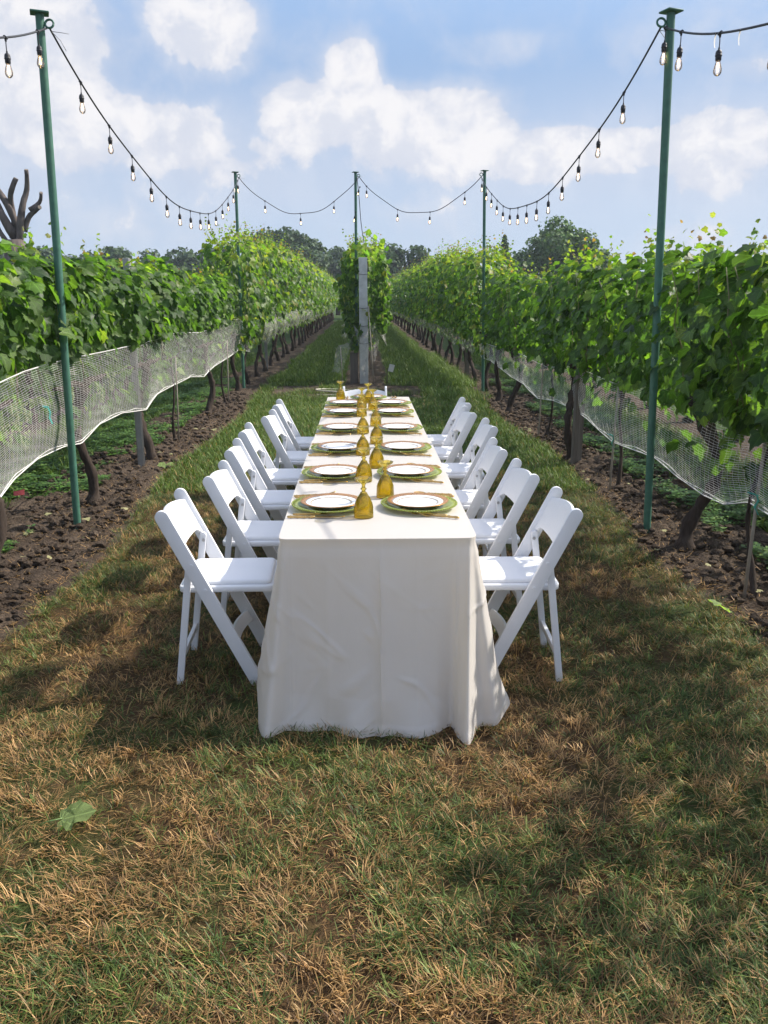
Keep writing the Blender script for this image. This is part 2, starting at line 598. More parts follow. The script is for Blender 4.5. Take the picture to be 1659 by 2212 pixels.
def vnoise(x, y, seed=0):
    """value noise 0..1 on numpy arrays"""
    xi = np.floor(x).astype(np.int64)
    yi = np.floor(y).astype(np.int64)
    xf, yf = x - xi, y - yi
    u = xf * xf * (3 - 2 * xf)
    v = yf * yf * (3 - 2 * yf)

    def h(a, b):
        n = (a * 374761393 + b * 668265263 + seed * 974711) & 0x7fffffff
        n = ((n ^ (n >> 13)) * 1274126177) & 0x7fffffff
        n = (n ^ (n >> 16)) & 0xffff
        return n / 65535.0
    return (h(xi, yi) * (1 - u) + h(xi + 1, yi) * u) * (1 - v) + (h(xi, yi + 1) * (1 - u) + h(xi + 1, yi + 1) * u) * v


def fbm(x, y, seed=0, o=4, g=0.5):
    s, a, tot = 0.0, 1.0, 0.0
    for i in range(o):
        s = s + a * vnoise(x * 2 ** i, y * 2 ** i, seed + i * 17)
        tot += a
        a *= g
    return s / tot


def catmull(pts, n):
    """resample control points (list of tuples) to n points per segment"""
    P = [np.array(p, float) for p in pts]
    out = []
    for i in range(len(P) - 1):
        p0, p1, p2, p3 = P[max(i - 1, 0)], P[i], P[i + 1], P[min(i + 2, len(P) - 1)]
        for k in range(n):
            s = k / n
            out.append(0.5 * ((2 * p1) + (p2 - p0) * s + (2 * p0 - 5 * p1 + 4 * p2 - p3) * s * s + (3 * p1 - p0 - 3 * p2 + p3) * s ** 3))
    out.append(P[-1])
    return out


# ------------------------------------------------------------------ ground and soil
LX, RX, MX = -2.26, 2.11, 0.0          # the three trellis rows
def soil_edge_l(y): return -1.86 - 0.05 * np.sin(y * 0.9) + 0.22 * (fbm(y * 1.7, y * 0 + 3.1, 5) - 0.5)
def soil_edge_r(y): return 1.93 + 0.06 * np.sin(y * 0.8 + 1) + 0.22 * (fbm(y * 1.7, y * 0 + 8.1, 9) - 0.5)


def build_ground():
    xs = np.concatenate([[-700, -300, -80, -30], np.linspace(-12, 12, 49), [30, 80, 300, 700]])
    ys = np.concatenate([[-300, -100, -30], np.linspace(-6, 30, 73), [45, 80, 160, 400, 1200]])
    X, Y = np.meshgrid(xs, ys)
    Z = np.where((np.abs(X) < 12) & (Y > -6) & (Y < 30), 0.012 * (fbm(X * 0.8, Y * 0.8, 3) - 0.5), 0.0)
    nx, ny = len(xs), len(ys)
    V = np.stack([X.ravel(), Y.ravel(), Z.ravel() - 0.006], 1)
    i = np.arange(nx - 1)[None, :] + nx * np.arange(ny - 1)[:, None]
    F = np.stack([i, i + 1, i + nx + 1, i + nx], -1).reshape(-1, 4)
    tag(link('ground', np_mesh('ground', V, F, M['ground'])), kind='structure')


def build_soil(name, xa, xb, y0, y1, edge_near, side, step=0.03, seed=1, amp=0.05):
    xs = np.arange(xa, xb, step)
    ys = np.arange(y0, y1, step * 1.3)
    X, Y = np.meshgrid(xs, ys)
    clod = np.abs(fbm(X * 9, Y * 9, seed, 4, 0.6) - 0.5) * 2
    lump = fbm(X * 2.1, Y * 2.1, seed + 40, 3)
    grit = fbm(X * 26, Y * 26, seed + 90, 2, 0.6) - 0.5
    Z = amp * (clod * 0.7 + lump * 0.9 - 0.45 + grit * 0.55) + 0.012
    inner = edge_near(Y)
    outer = (xa if side < 0 else xb) - side * 0.25 - side * 0.5 * (fbm(Y * 1.1, X * 0.6, seed + 70) - 0.5)
    d_in = (inner - X) if side < 0 else (X - inner)
    d_out = (X - outer) if side < 0 else (outer - X)
    fade = np.clip(np.minimum(d_in, d_out) / 0.14, -1, 1)
    fade = np.where(np.abs(Y - y0) < 0.2, np.minimum(fade, -1), fade)
    Z = np.where(fade > 0, Z * np.clip(fade * 1.4, 0.15, 1), 0) + np.where(fade < 0, fade * 0.06, 0)
    nx, ny = len(xs), len(ys)
    V = np.stack([X.ravel(), Y.ravel(), Z.ravel()], 1)
    i = np.arange(nx - 1)[None, :] + nx * np.arange(ny - 1)[:, None]
    F = np.stack([i, i + 1, i + nx + 1, i + nx], -1).reshape(-1, 4)
    tag(link(name, np_mesh(name, V, F, M['soil'])), kind='structure')


build_ground()
build_soil('soil_strip', -3.25, -1.66, 0.6, 19, soil_edge_l, -1, 0.02, 3, .07)
build_soil('soil_strip', 1.72, 3.1, 0.6, 19, soil_edge_r, 1, 0.02, 23, .085)
build_soil('soil_strip', -3.0, -1.6, 19, 62, soil_edge_l, -1, 0.11, 3, 0.04)
build_soil('soil_strip', 1.7, 2.9, 19, 62, soil_edge_r, 1, 0.11, 23, 0.04)


def mid_edge(y): return -0.42 + 0.3 * (fbm(y * 1.3, y * 0 + 2.2, 6) - 0.5)


build_soil('soil_strip', -0.6, 0.85, 14.6, 60, mid_edge, 1, 0.07, 61, 0.04)
# headland of bare dark earth between the end of the table and the middle row
build_soil('soil_strip', -1.9, 1.25, 13.7, 16.0, lambda y: -1.75 + 0.5 * (fbm(y * 2, y * 0 + 5.2, 16) - 0.5), 1, 0.05, 81, 0.03)
for xx in (-4.4, 4.3):
    build_soil('soil_strip', xx - 0.6, xx + 0.6, 1.0, 60, (lambda y, a=xx: a - 0.45 + 0 * y), 1, 0.1, 91, 0.04)

# loose clods of earth on the strips near the camera
def clods():
    tmpl = bmesh.new()
    bmesh.ops.create_icosphere(tmpl, subdivisions=1, radius=1.0)
    T = np.array([v.co[:] for v in tmpl.verts])
    TF = np.array([[v.index for v in f.verts] for f in tmpl.faces])
    tmpl.free()
    n = 7000
    y = 1.5 + 13 * RNG.random(n) ** 1.4
    side = RNG.random(n) < 0.5
    x = np.where(side, soil_edge_l(y) - 0.02 - 0.95 * RNG.random(n), soil_edge_r(y) + 0.02 + 0.85 * RNG.random(n))
    s = 0.005 + 0.030 * RNG.random(n) ** 3.5
    V = T[None] * (1 + 0.55 * (RNG.random((n, len(T), 1)) - 0.5)) * s[:, None, None] * np.array([1.2, 1.1, 0.8]) + np.stack([x, y, 0.035 + s * 0.5], 1)[:, None, :]
    F = (TF[None] + (np.arange(n) * len(T))[:, None, None]).reshape(-1, 3)
    o = link('soil_clods', np_mesh('soil_clods', V.reshape(-1, 3), F, M['soil'], smooth=False))
    tag(o, 'loose dark earth clods scattered on the soil under both vine rows', 'soil', kind='stuff')


clods()


# ------------------------------------------------------------------ grass
def blade_mesh(P, yaw, lean, curve, L, Wd, c0, c1, segs):
    """vectorised curved blades"""
    n = len(P)
    h = np.stack([np.cos(yaw), np.sin(yaw), 0 * yaw], 1)
    s = np.stack([-np.sin(yaw), np.cos(yaw), 0 * yaw], 1)
    pts = [P]
    p = P.copy()
    for k in range(segs):
        a = lean + curve * (k + 0.5) / segs
        st = (L / segs)[:, None]
        p = p + st * (h * np.sin(a)[:, None] + np.array([0, 0, 1.0]) * np.cos(a)[:, None])
        p[:, 2] = np.maximum(p[:, 2], 0.003)
        pts.append(p)
    VV, CC = [], []
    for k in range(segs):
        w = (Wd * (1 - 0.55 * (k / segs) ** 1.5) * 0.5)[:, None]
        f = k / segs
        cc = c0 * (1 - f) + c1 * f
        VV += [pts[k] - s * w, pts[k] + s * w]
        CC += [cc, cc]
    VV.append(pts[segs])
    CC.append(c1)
    k = len(VV)
    V = np.stack(VV, 1).reshape(-1, 3)
    C = np.stack(CC, 1).reshape(-1, 3)
    b = (np.arange(n) * k)[:, None]
    Q = [b + np.array([2 * j, 2 * j + 1, 2 * j + 3, 2 * j + 2]) for j in range(segs - 1)]
    Tt = b + np.array([2 * segs - 2, 2 * segs - 1, 2 * segs])
    return V, (np.concatenate(Q) if Q else np.zeros((0, 4), int)), Tt, C


DRY = np.array([(0.72, 0.455, 0.20), (0.50, 0.285, 0.115), (0.60, 0.365, 0.15), (0.15, 0.085, 0.038), (0.37, 0.235, 0.09)])
GRN = np.array([(0.10, 0.165, 0.034), (0.145, 0.22, 0.052), (0.08, 0.135, 0.036), (0.22, 0.27, 0.075), (0.115, 0.18, 0.036)])
FGRN = np.array([(0.13, 0.225, 0.035), (0.17, 0.27, 0.048), (0.10, 0.18, 0.034), (0.22, 0.30, 0.06)])


def in_table(x, y): return (np.abs(x) < 0.33) & (y > 3.1) & (y < 7.7)


def grass_patchiness(x, y):
    """0 = dead thatch, 1 = living green"""
    g = fbm(x * 1.5 + 4.3, y * 1.5, 33, 4, 0.55)
    g = np.clip((g - 0.49) / 0.13, 0, 1)
    edge = np.clip((np.abs(x) - 1.35) / 0.45, 0, 1)
    far = np.clip((y - 5.2) / 4.0, 0, 1)
    return np.clip(g * 0.75 + edge * 0.75 + far * 0.9, 0, 1)


def zone(n, y0, y1, pw, xl, xr):
    y = y0 + (y1 - y0) * RNG.random(n) ** pw
    x = xl(y) + (xr(y) - xl(y)) * RNG.random(n)
    return x, y


GV, GQ, GT, GC = [], [], [], []
goff = 0


def push(V, Q, T3, C):
    global goff
    GV.append(V)
    GQ.append(Q + goff)
    GT.append(T3 + goff)
    GC.append(C)
    goff += len(V)


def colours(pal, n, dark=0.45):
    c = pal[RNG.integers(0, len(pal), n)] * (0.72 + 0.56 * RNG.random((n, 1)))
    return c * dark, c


def near_grass():
    half = lambda y: np.minimum(0.50 * (y * 0.968 + 0.41) * 1659 / 1789 + 0.25, 1.98)
    # flattened dead thatch
    n = 230000
    x, y = zone(n, 1.25, 7.2, 1.25, lambda y: np.maximum(-half(y), soil_edge_l(y) + 0.02), lambda y: np.minimum(half(y), soil_edge_r(y) - 0.0))
    cl2 = np.clip((fbm(x * 9, y * 9, 171, 3, .6) - .36) / .2, .22, 1)
    k = ~in_table(x, y) & (RNG.random(n) < cl2)
    x, y = x[k], y[k]
    n = len(x)
    g = grass_patchiness(x, y)
    clump = fbm(x * 7, y * 7, 71, 3)
    yaw = 2 * math.pi * fbm(x * 2.3, y * 2.3, 90, 2) * 2 + RNG.normal(0, 1.3, n)
    isg = RNG.random(n) < g * 0.55 + 0.16
    c0, c1 = colours(DRY, n)
    d0, d1 = colours(GRN, n)
    c0 = np.where(isg[:, None], d0, c0)
    c1 = np.where(isg[:, None], d1, c1)
    lean = 0.75 + 0.7 * RNG.random(n)
    curve = RNG.normal(0.15, 0.35, n)
    L = 0.018 + 0.042 * RNG.random(n) ** 1.3
    P = np.stack([x, y, -0.004 + 0.05 * RNG.random(n) * clump], 1)
    Wd = 0.0014 + 0.0018 * RNG.random(n)
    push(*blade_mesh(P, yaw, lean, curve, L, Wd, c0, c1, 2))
    # living blades in tufts
    n = 50000
    x, y = zone(n, 1.25, 7.4, 1.2, lambda y: np.maximum(-half(y), soil_edge_l(y) - 0.03), lambda y: np.minimum(half(y), soil_edge_r(y) + 0.05))
    g = grass_patchiness(x, y)
    tuft = np.clip((fbm(x * 5.5, y * 5.5, 12, 3, 0.6) - 0.40) / 0.22, 0.05, 1)
    k = (~in_table(x, y)) & (RNG.random(n) < np.clip(g * 1.0 + 0.16, 0, 1) * tuft)
    x, y, tuft = x[k], y[k], tuft[k]
    n = len(x)
    yaw = 2 * math.pi * fbm(x * 3.1, y * 3.1, 190, 2) * 2 + RNG.normal(0, 1.0, n)
    c0, c1 = colours(GRN, n, 0.55)
    tipdry = (RNG.random(n) < 0.25)[:, None]
    c1 = np.where(tipdry, c1 * 0.4 + np.array([0.36, 0.27, 0.10]) * 0.6, c1)
    lean = np.clip(0.15 + 1.0 * RNG.random(n) ** 0.8, 0, 1.3)
    curve = 0.2 + 1.0 * RNG.random(n)
    L = (0.025 + 0.055 * RNG.random(n) ** 1.6) * (0.6 + 0.5 * tuft)
    P = np.stack([x, y, np.zeros(n)], 1)
    Wd = 0.0017 + 0.0023 * RNG.random(n)
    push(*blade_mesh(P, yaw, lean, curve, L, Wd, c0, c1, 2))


def tufts():
    half = lambda y: np.minimum(0.50 * (y * 0.968 + 0.41) * 1659 / 1789 + 0.25, 1.98)
    nt = 8600
    x, y = zone(nt, 1.25, 8.5, 1.15, lambda y: np.maximum(-half(y), soil_edge_l(y) - 0.04), lambda y: np.minimum(half(y), soil_edge_r(y) + 0.06))
    g = grass_patchiness(x, y)
    green = RNG.random(nt) < g * .75 + .12
    keep = ~in_table(x, y) & (green | (RNG.random(nt) < .5))
    x, y, green = x[keep], y[keep], green[keep]
    nt = len(x)
    nb = RNG.integers(8, 26, nt)
    idx = np.repeat(np.arange(nt), nb)
    n = len(idx)
    size = 0.6 + 0.8 * RNG.random(nt) ** 1.5
    a = RNG.random(n) * 6.283
    rr = 0.030 * size[idx] * RNG.random(n) ** .7
    P = np.stack([x[idx] + rr * np.cos(a), y[idx] + rr * np.sin(a), 0.01 * RNG.random(n)], 1)
    tint = np.where(green[:, None], GRN[RNG.integers(0, 5, nt)], DRY[RNG.integers(0, 5, nt)]) * (.7 + .7 * RNG.random((nt, 1)))
    base = tint[idx] * (.75 + .5 * RNG.random((n, 1)))
    dead = RNG.random(n) < .22
    base = np.where(dead[:, None], DRY[RNG.integers(0, 5, n)], base)
    lay = RNG.random(nt) * 6.283
    yaw = np.where(RNG.random(n) < .4, lay[idx] + RNG.normal(0, .5, n), a)
    lean = np.clip(.15 + .9 * RNG.random(n), 0, 1.35)
    L = (0.024 + 0.040 * RNG.random(n)) * size[idx]
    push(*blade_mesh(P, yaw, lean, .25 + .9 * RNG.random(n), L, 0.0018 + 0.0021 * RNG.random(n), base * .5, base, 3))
    # crumbs of dry straw and sprouts straggling onto the soil
    n = 9000
    y = 2.5 + 10 * RNG.random(n) ** 1.3
    s_ = RNG.random(n) < .5
    e = RNG.random(n) ** 1.7
    x = np.where(s_, soil_edge_l(y) - .8 * e, soil_edge_r(y) + .8 * e)
    c = DRY[RNG.integers(0, 5, n)] * (.5 + .6 * RNG.random((n, 1)))
    P = np.stack([x, y, .03 + .02 * RNG.random(n)], 1)
    push(*blade_mesh(P, RNG.random(n) * 6.283, 1.2 + .4 * RNG.random(n), RNG.normal(0, .3, n), .02 + .05 * RNG.random(n), .0016 + .002 * RNG.random(n), c, c, 2))


def mid_grass():
    # the aisle beside and beyond the table
    n = 120000
    x, y = zone(n, 7.0, 17.5, 1.15, lambda y: soil_edge_l(y) - 0.02, lambda y: soil_edge_r(y) + 0.03)
    dirt = (y > 13.9) & (y < 15.9) & (fbm(x * 1.6, y * 1.6, 44) > 0.40) & (x > -1.65) & (x < 1.0)
    k = ~in_table(x, y) & ~dirt & ((np.abs(x) > 0.4) | (y < 15.2))
    x, y = x[k], y[k]
    n = len(x)
    yaw = 2 * math.pi * RNG.random(n)
    g = grass_patchiness(x, y)
    isg = RNG.random(n) < np.clip(g + 0.1, 0, 0.97)
    c0, c1 = colours(DRY, n)
    d0, d1 = colours(FGRN, n)
    c0 = np.where(isg[:, None], d0, c0)
    c1 = np.where(isg[:, None], d1, c1)
    tall = np.clip((fbm(x * 1.3, y * 1.3, 55, 3) - 0.42) / 0.2, 0, 1) * np.clip((y - 11) / 3, 0, 1)
    L = 0.045 + 0.06 * RNG.random(n) + 0.13 * tall * RNG.random(n)
    P = np.stack([x, y, np.zeros(n)], 1)
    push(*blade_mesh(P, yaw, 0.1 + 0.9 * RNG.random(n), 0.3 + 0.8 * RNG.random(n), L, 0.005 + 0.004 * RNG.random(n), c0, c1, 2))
    # two grass aisles either side of the middle row
    n = 90000
    y = 16.5 + 46 * RNG.random(n) ** 1.7
    s = RNG.random(n) < 0.5
    x = np.where(s, soil_edge_l(y) + (-0.42 - soil_edge_l(y)) * RNG.random(n), 0.5 + (soil_edge_r(y) - 0.5) * RNG.random(n))
    c0, c1 = colours(FGRN, n, 0.6)
    L = 0.07 + 0.12 * RNG.random(n)
    P = np.stack([x, y, np.zeros(n)], 1)
    push(*blade_mesh(P, 2 * math.pi * RNG.random(n), 0.1 + 0.8 * RNG.random(n), 0.3 + 0.8 * RNG.random(n), L, 0.010 + 0.014 * RNG.random(n), c0, c1, 1))
    # lush grass grown up along the foot of the right row
    n = 14000
    y = 13.5 + 11 * RNG.random(n)
    x = 1.15 + 0.95 * RNG.random(n)
    k = fbm(x * 1.7, y * 1.7, 63, 3) > .46
    x, y = x[k], y[k]
    n = len(x)
    c0, c1 = colours(FGRN, n, 0.7)
    push(*blade_mesh(np.stack([x, y, np.zeros(n)], 1), 2 * math.pi * RNG.random(n), 0.1 + 0.7 * RNG.random(n), 0.3 + 0.8 * RNG.random(n), 0.12 + 0.14 * RNG.random(n), 0.006 + 0.006 * RNG.random(n), c0, c1, 2))
    # rough grass in the next aisles out, seen under the vines
    n = 50000
    y = 1.5 + 24 * RNG.random(n) ** 1.2
    s = RNG.random(n) < 0.55
    x = np.where(s, -4.05 + 1.15 * RNG.random(n), 2.85 + 1.1 * RNG.random(n))
    c0, c1 = colours(FGRN, n, 0.6)
    P = np.stack([x, y, np.zeros(n)], 1)
    push(*blade_mesh(P, 2 * math.pi * RNG.random(n), 0.1 + 0.9 * RNG.random(n), 0.3 + 0.8 * RNG.random(n), 0.06 + 0.1 * RNG.random(n), 0.006 + 0.006 * RNG.random(n), c0, c1, 2))


near_grass()
tufts()
mid_grass()
go = link('grass', np_mesh('grass', np.concatenate(GV), [np.concatenate(GQ), np.concatenate(GT)], M['grass'], np.concatenate(GC)))
tag(go, 'patchy green and straw brown grass covering the aisle between the vine rows', 'grass', kind='stuff')


def weeds():
    """low clover-like weeds behind the trunks"""
    n = 60000
    y = 2.0 + 15 * RNG.random(n) ** 1.3
    s = RNG.random(n) < 0.6
    x = np.where(s, -2.38 - 1.1 * RNG.random(n), 2.42 + 0.9 * RNG.random(n))
    dens = fbm(x * 1.8, y * 1.8, 7, 4)
    thr = np.where(s, 0.38, 0.46) + np.clip(0.3 - (np.abs(x) - 2.38), 0, 1) * 0.4
    k = dens > thr
    x, y, dens = x[k], y[k], dens[k]
    n = len(x)
    # each plant: three small leaflets
    z = 0.02 + 0.10 * RNG.random(n) * np.clip((dens - 0.42) * 5, 0.1, 1)
    a = RNG.random(n) * 6.28
    sz = 0.012 + 0.014 * RNG.random(n)
    V, C = [], []
    pal = np.array([(0.075, 0.165, 0.03), (0.10, 0.20, 0.035), (0.06, 0.13, 0.03), (0.14, 0.23, 0.05)])
    col = pal[RNG.integers(0, 4, n)] * (0.7 + 0.6 * RNG.random((n, 1)))
    P = np.stack([x, y, z], 1)
    F = []
    for j in range(3):
        aj = a + j * 2.09
        h = np.stack([np.cos(aj), np.sin(aj), 0.25 * np.ones(n)], 1)
        w = np.stack([-np.sin(aj), np.cos(aj), np.zeros(n)], 1)
        s_ = sz[:, None]
        V.append(np.stack([P, P + h * s_ * 0.9 + w * s_ * 0.6, P + h * s_ * 1.7, P + h * s_ * 0.9 - w * s_ * 0.6], 1))
        C.append(np.repeat(col[:, None], 4, 1))
    V = np.stack(V, 1).reshape(-1, 3)
    C = np.stack(C, 1).reshape(-1, 3)
    F = np.arange(len(V)).reshape(-1, 4)
    tag(link('weeds', np_mesh('weeds', V, F, M['weed'], C, smooth=False)), 'low green clover and weeds spreading behind the vine trunks', 'weeds', kind='stuff')


weeds()

# ------------------------------------------------------------------ vine leaves
HALF_HI = [(0.0, 0.07), (.10, -.07), (.28, -.07), (.41, .10), (.35, .21), (.50, .33), (.53, .50), (.38, .54), (.33, .66), (.28, .83), (.13, .87), (0, 1.04)]
HALF_LO = [(0.0, 0.06), (.25, -.06), (.44, .15), (.36, .24), (.53, .48), (.32, .62), (.22, .84), (0, 1.04)]
HALF_FAR = [(0.0, 0.0), (.45, .12), (.46, .55), (0, 1.02)]


def leaf_template(half, fold=0.28, droop=0.35, wav=0.03, seed=0):
    rg = np.random.default_rng(seed)
    out = list(half) + [(-x, y) for x, y in reversed(half[1:-1])]
    pts = np.array([(0, 0.42)] + out)
    pts[1:] *= 1 + rg.normal(0, 0.03, (len(out), 1))
    z = fold * np.abs(pts[:, 0]) - droop * (pts[:, 1] - 0.4) ** 2 - 0.25 * pts[:, 0] ** 2 + rg.normal(0, wav, len(pts))
    z[0] = -0.02
    n = len(out)
    F = np.array([(0, 1 + k, 1 + (k + 1) % n) for k in range(n)])
    return np.column_stack([pts, z]), F


T_HI = [leaf_template(HALF_HI, f, d, .03, i) for i, (f, d) in enumerate([(.3, .35), (.15, .55), (.4, .2), (-.2, .45), (.25, .75), (.1, .3)])]
T_LO = [leaf_template(HALF_LO, f, d, .03, i + 20) for i, (f, d) in enumerate([(.3, .35), (.1, .6), (-.2, .45), (.35, .2)])]
T_FAR = [leaf_template(HALF_FAR, f, d, .03, i + 40) for i, (f, d) in enumerate([(.3, .35), (-.15, .5)])]


def orient(nrm, tip):
    """columns: x (side), y (tip), z (normal)"""
    nrm = nrm / np.linalg.norm(nrm, axis=1, keepdims=True)
    tip = tip - nrm * np.sum(tip * nrm, 1, keepdims=True)
    tip = tip / np.maximum(np.linalg.norm(tip, axis=1, keepdims=True), 1e-6)
    x = np.cross(tip, nrm)
    return np.stack([x, tip, nrm], 2)


def leaf_cloud(P, Rm, S, C, tmpls):
    V, F, CC, LPs = [], [], [], []
    off = 0
    pick = RNG.integers(0, len(tmpls), len(P))
    for ti, (T, TF) in enumerate(tmpls):
        k = pick == ti
        m = int(k.sum())
        if not m:
            continue
        loc = T * np.array([1, 1, 1])
        v = P[k][:, None, :] + S[k][:, None, None] * np.einsum('nij,vj->nvi', Rm[k], loc)
        V.append(v.reshape(-1, 3))
        F.append((TF[None] + (np.arange(m) * len(T))[:, None, None]).reshape(-1, 3) + off)
        shade = np.ones((len(T), 1))
        shade[0] = 1.25                                   # paler veins meet at the stalk
        CC.append((C[k][:, None, :] * shade[None]).reshape(-1, 3))
        LPs.append(np.tile(T * np.array([1, 1, 0]), (m, 1)))
        off += m * len(T)
    return np.concatenate(V), np.concatenate(F), np.concatenate(CC), np.concatenate(LPs)


LEAF_PAL = np.array([(0.066, 0.128, 0.027), (0.086, 0.160, 0.031), (0.050, 0.102, 0.027), (0.112, 0.190, 0.038), (0.074, 0.136, 0.040)])
YOUNG = np.array([(0.13, 0.23, 0.04), (0.17, 0.255, 0.045), (0.20, 0.265, 0.05), (0.11, 0.21, 0.035)])
TIPS = np.array([(0.19, 0.28, 0.045), (0.23, 0.29, 0.055), (0.25, 0.26, 0.06), (0.15, 0.25, 0.04)])


def hedge_leaves(n, length, zlo, zhi, thick, young_top=0.4, size=(0.07, 0.13), low_frac=0.0, low=0.75, shoots=14, yellow=0.06, up_h=0.3, ypal=None):
    """leaf positions, frames, sizes and colours for one vine's share of the trellis wall; local: y along the row"""
    y = (RNG.random(n) - 0.5) * (length + 0.25)
    u = RNG.random(n)
    z = zlo + (zhi - zlo) * u
    nl = int(n * low_frac)
    if nl:
        z[:nl] = low + (zlo - low) * RNG.random(nl)
    topvar = 0.13 * (fbm(y * 1.9 + RNG.random() * 40, y * 0 + 1.5, int(RNG.integers(1000)), 3) - 0.5) * 2
    z = z + topvar * np.clip((z - zlo) / (zhi - zlo), 0, 1) ** 2
    ragged = 0.16 * (fbm(y * 2.2 + RNG.random() * 50, z * 2.2, int(RNG.integers(1000)), 3) - 0.5) * 2
    prof = thick * (0.75 + 0.25 * np.sin(np.clip((z - zlo) / (zhi - zlo), 0, 1) * math.pi)) + ragged
    prof = np.where(z < zlo + 0.05, 0.13, prof)
    sgn = np.where(RNG.random(n) < 0.5, -1, 1)
    rad = np.where(RNG.random(n) < 0.72, 0.7 + 0.3 * RNG.random(n), RNG.random(n))
    x = sgn * prof * rad
    top = np.clip((z - (zhi - 0.35)) / 0.35, 0, 1)
    nrm = np.stack([sgn * (0.85 - 0.45 * top) + RNG.normal(0, 0.3, n), RNG.normal(0, 0.6, n), 0.35 + 0.7 * top + RNG.normal(0, 0.45, n)], 1)
    tip = np.stack([sgn * 0.35 + RNG.normal(0, 0.4, n), RNG.normal(0, 0.65, n), -1.0 + 0.7 * top + RNG.normal(0, 0.25, n)], 1)
    S = size[0] + (size[1] - size[0]) * RNG.random(n)
    C = LEAF_PAL[RNG.integers(0, len(LEAF_PAL), n)] * (0.7 + 0.6 * RNG.random((n, 1)))
    yg = RNG.random(n) < (yellow + young_top * top)
    yp = YOUNG if ypal is None else ypal
    yc = yp[RNG.integers(0, len(yp), n)] * (0.7 + 0.45 * RNG.random((n, 1)))
    C = np.where(yg[:, None], yc, C)
    S = np.where(yg & (top > 0.5), S * 0.75, S)
    P = np.stack([x, y, z], 1)
    Rm = orient(nrm, tip)
    # shoots that stick out of the top
    Ps, Rs, Ss, Cs = [P], [Rm], [S], [C]
    for _ in range(shoots):
        by = (random.random() - 0.5) * length
        bx = random.uniform(-0.6, 0.6) * thick
        h = up_h * random.uniform(0.35, 1.1)
        m = random.randint(4, 8)
        f = np.linspace(0.1, 1, m)
        lx, ly = random.uniform(-.5, .5), random.uniform(-.6, .6)
        pp = np.stack([bx + lx * h * f, by + ly * h * f, zhi - 0.08 + h * f], 1)
        nn = np.stack([RNG.normal(0, 1, m), RNG.normal(0, 1, m), 0.4 + RNG.random(m)], 1)
        tt = np.stack([RNG.normal(0, 1, m), RNG.normal(0, 1, m), RNG.normal(0.1, 0.5, m)], 1)
        Ps.append(pp)
        Rs.append(orient(nn, tt))
        Ss.append((0.085 - 0.05 * f) * random.uniform(0.7, 1.1))
        cc = TIPS[RNG.integers(0, len(TIPS), m)] * (0.75 + 0.4 * RNG.random((m, 1)))
        redd = (f > 0.8)[:, None] & (RNG.random((m, 1)) < 0.25)
        Cs.append(np.where(redd, np.array([0.30, 0.17, 0.07]), cc))
    return np.concatenate(Ps), np.concatenate(Rs), np.concatenate(Ss), np.concatenate(Cs)


def trunk_mesh(name, h, r, seed, thin=False, arms=0.6, lean=0.0):
    rs = random.Random(seed)
    mb = MB()
    pts, rad = [], []
    x = y = 0.0
    k = 19
    ox, oy = rs.uniform(-.09, .09), rs.uniform(-.12, .12)
    for i in range(k):
        f = i / (k - 1)
        amp = 0.03 if thin else 0.085
        x = ox * math.sin(f * 3.1) + amp * math.sin(f * 5 + seed) * f * (1 - f) * 3 + lean * (f - f * f)
        y = oy * math.sin(f * 3.1) + amp * math.cos(f * 4.2 + seed * 2) * f * (1 - f) * 4
        pts.append((x, y, f * h - 0.02))
        knob = 1 + rs.uniform(-.22, .34) * (0.5 if thin else 1)
        rad.append(r * (1.45 - 0.55 * min(1, f * 3)) * knob * (1.25 if f > 0.85 and not thin else 1))
    mb.tube(pts, rad, 10, True, 0.22, rs)
    top = Vector(pts[-1])
    for s in (-1, 1):
        ap = [top, top + Vector((0.01, s * arms * 0.3, 0.05)), top + Vector((rs.uniform(-.02, .02), s * arms * 0.65, 0.03)), top + Vector((0, s * arms, 0.05))]
        mb.tube(ap, [r * 0.9, r * 0.62, r * 0.5, r * 0.35], 7, True, 0.15, rs)
    return mb.mesh(name, M['bark'], True)


TRUNKS = [trunk_mesh('trunk', 0.98, 0.040, 11 + i) for i in range(4)]
YOUNGS = [trunk_mesh('trunk', 0.95, 0.014, 41 + i, True, 0.3) for i in range(3)]
FARTRUNK = trunk_mesh('trunk', 1.0, 0.045, 77)

LEAF_ME = []
for i, (T, TF) in enumerate(T_HI):
    for j in range(5):
        c = (LEAF_PAL if j < 4 else YOUNG)[(i + j) % 4] * (0.8 + 0.13 * j)
        shade = np.ones((len(T), 1))
        shade[0] = 1.3
        LEAF_ME.append((j, np_mesh('leaf', T, TF, M['leaf'], np.repeat(c[None], len(T), 0) * shade, lp=T * np.array([1, 1, 0]))))


def stuff_foliage(me_name, args, tmpls):
    P, Rm, S, C = hedge_leaves(**args)
    V, F, CC, LPs = leaf_cloud(P, Rm, S, C, tmpls)
    return np_mesh(me_name, V, F, M['leaf'], CC, lp=LPs)


SPAN = 1.5
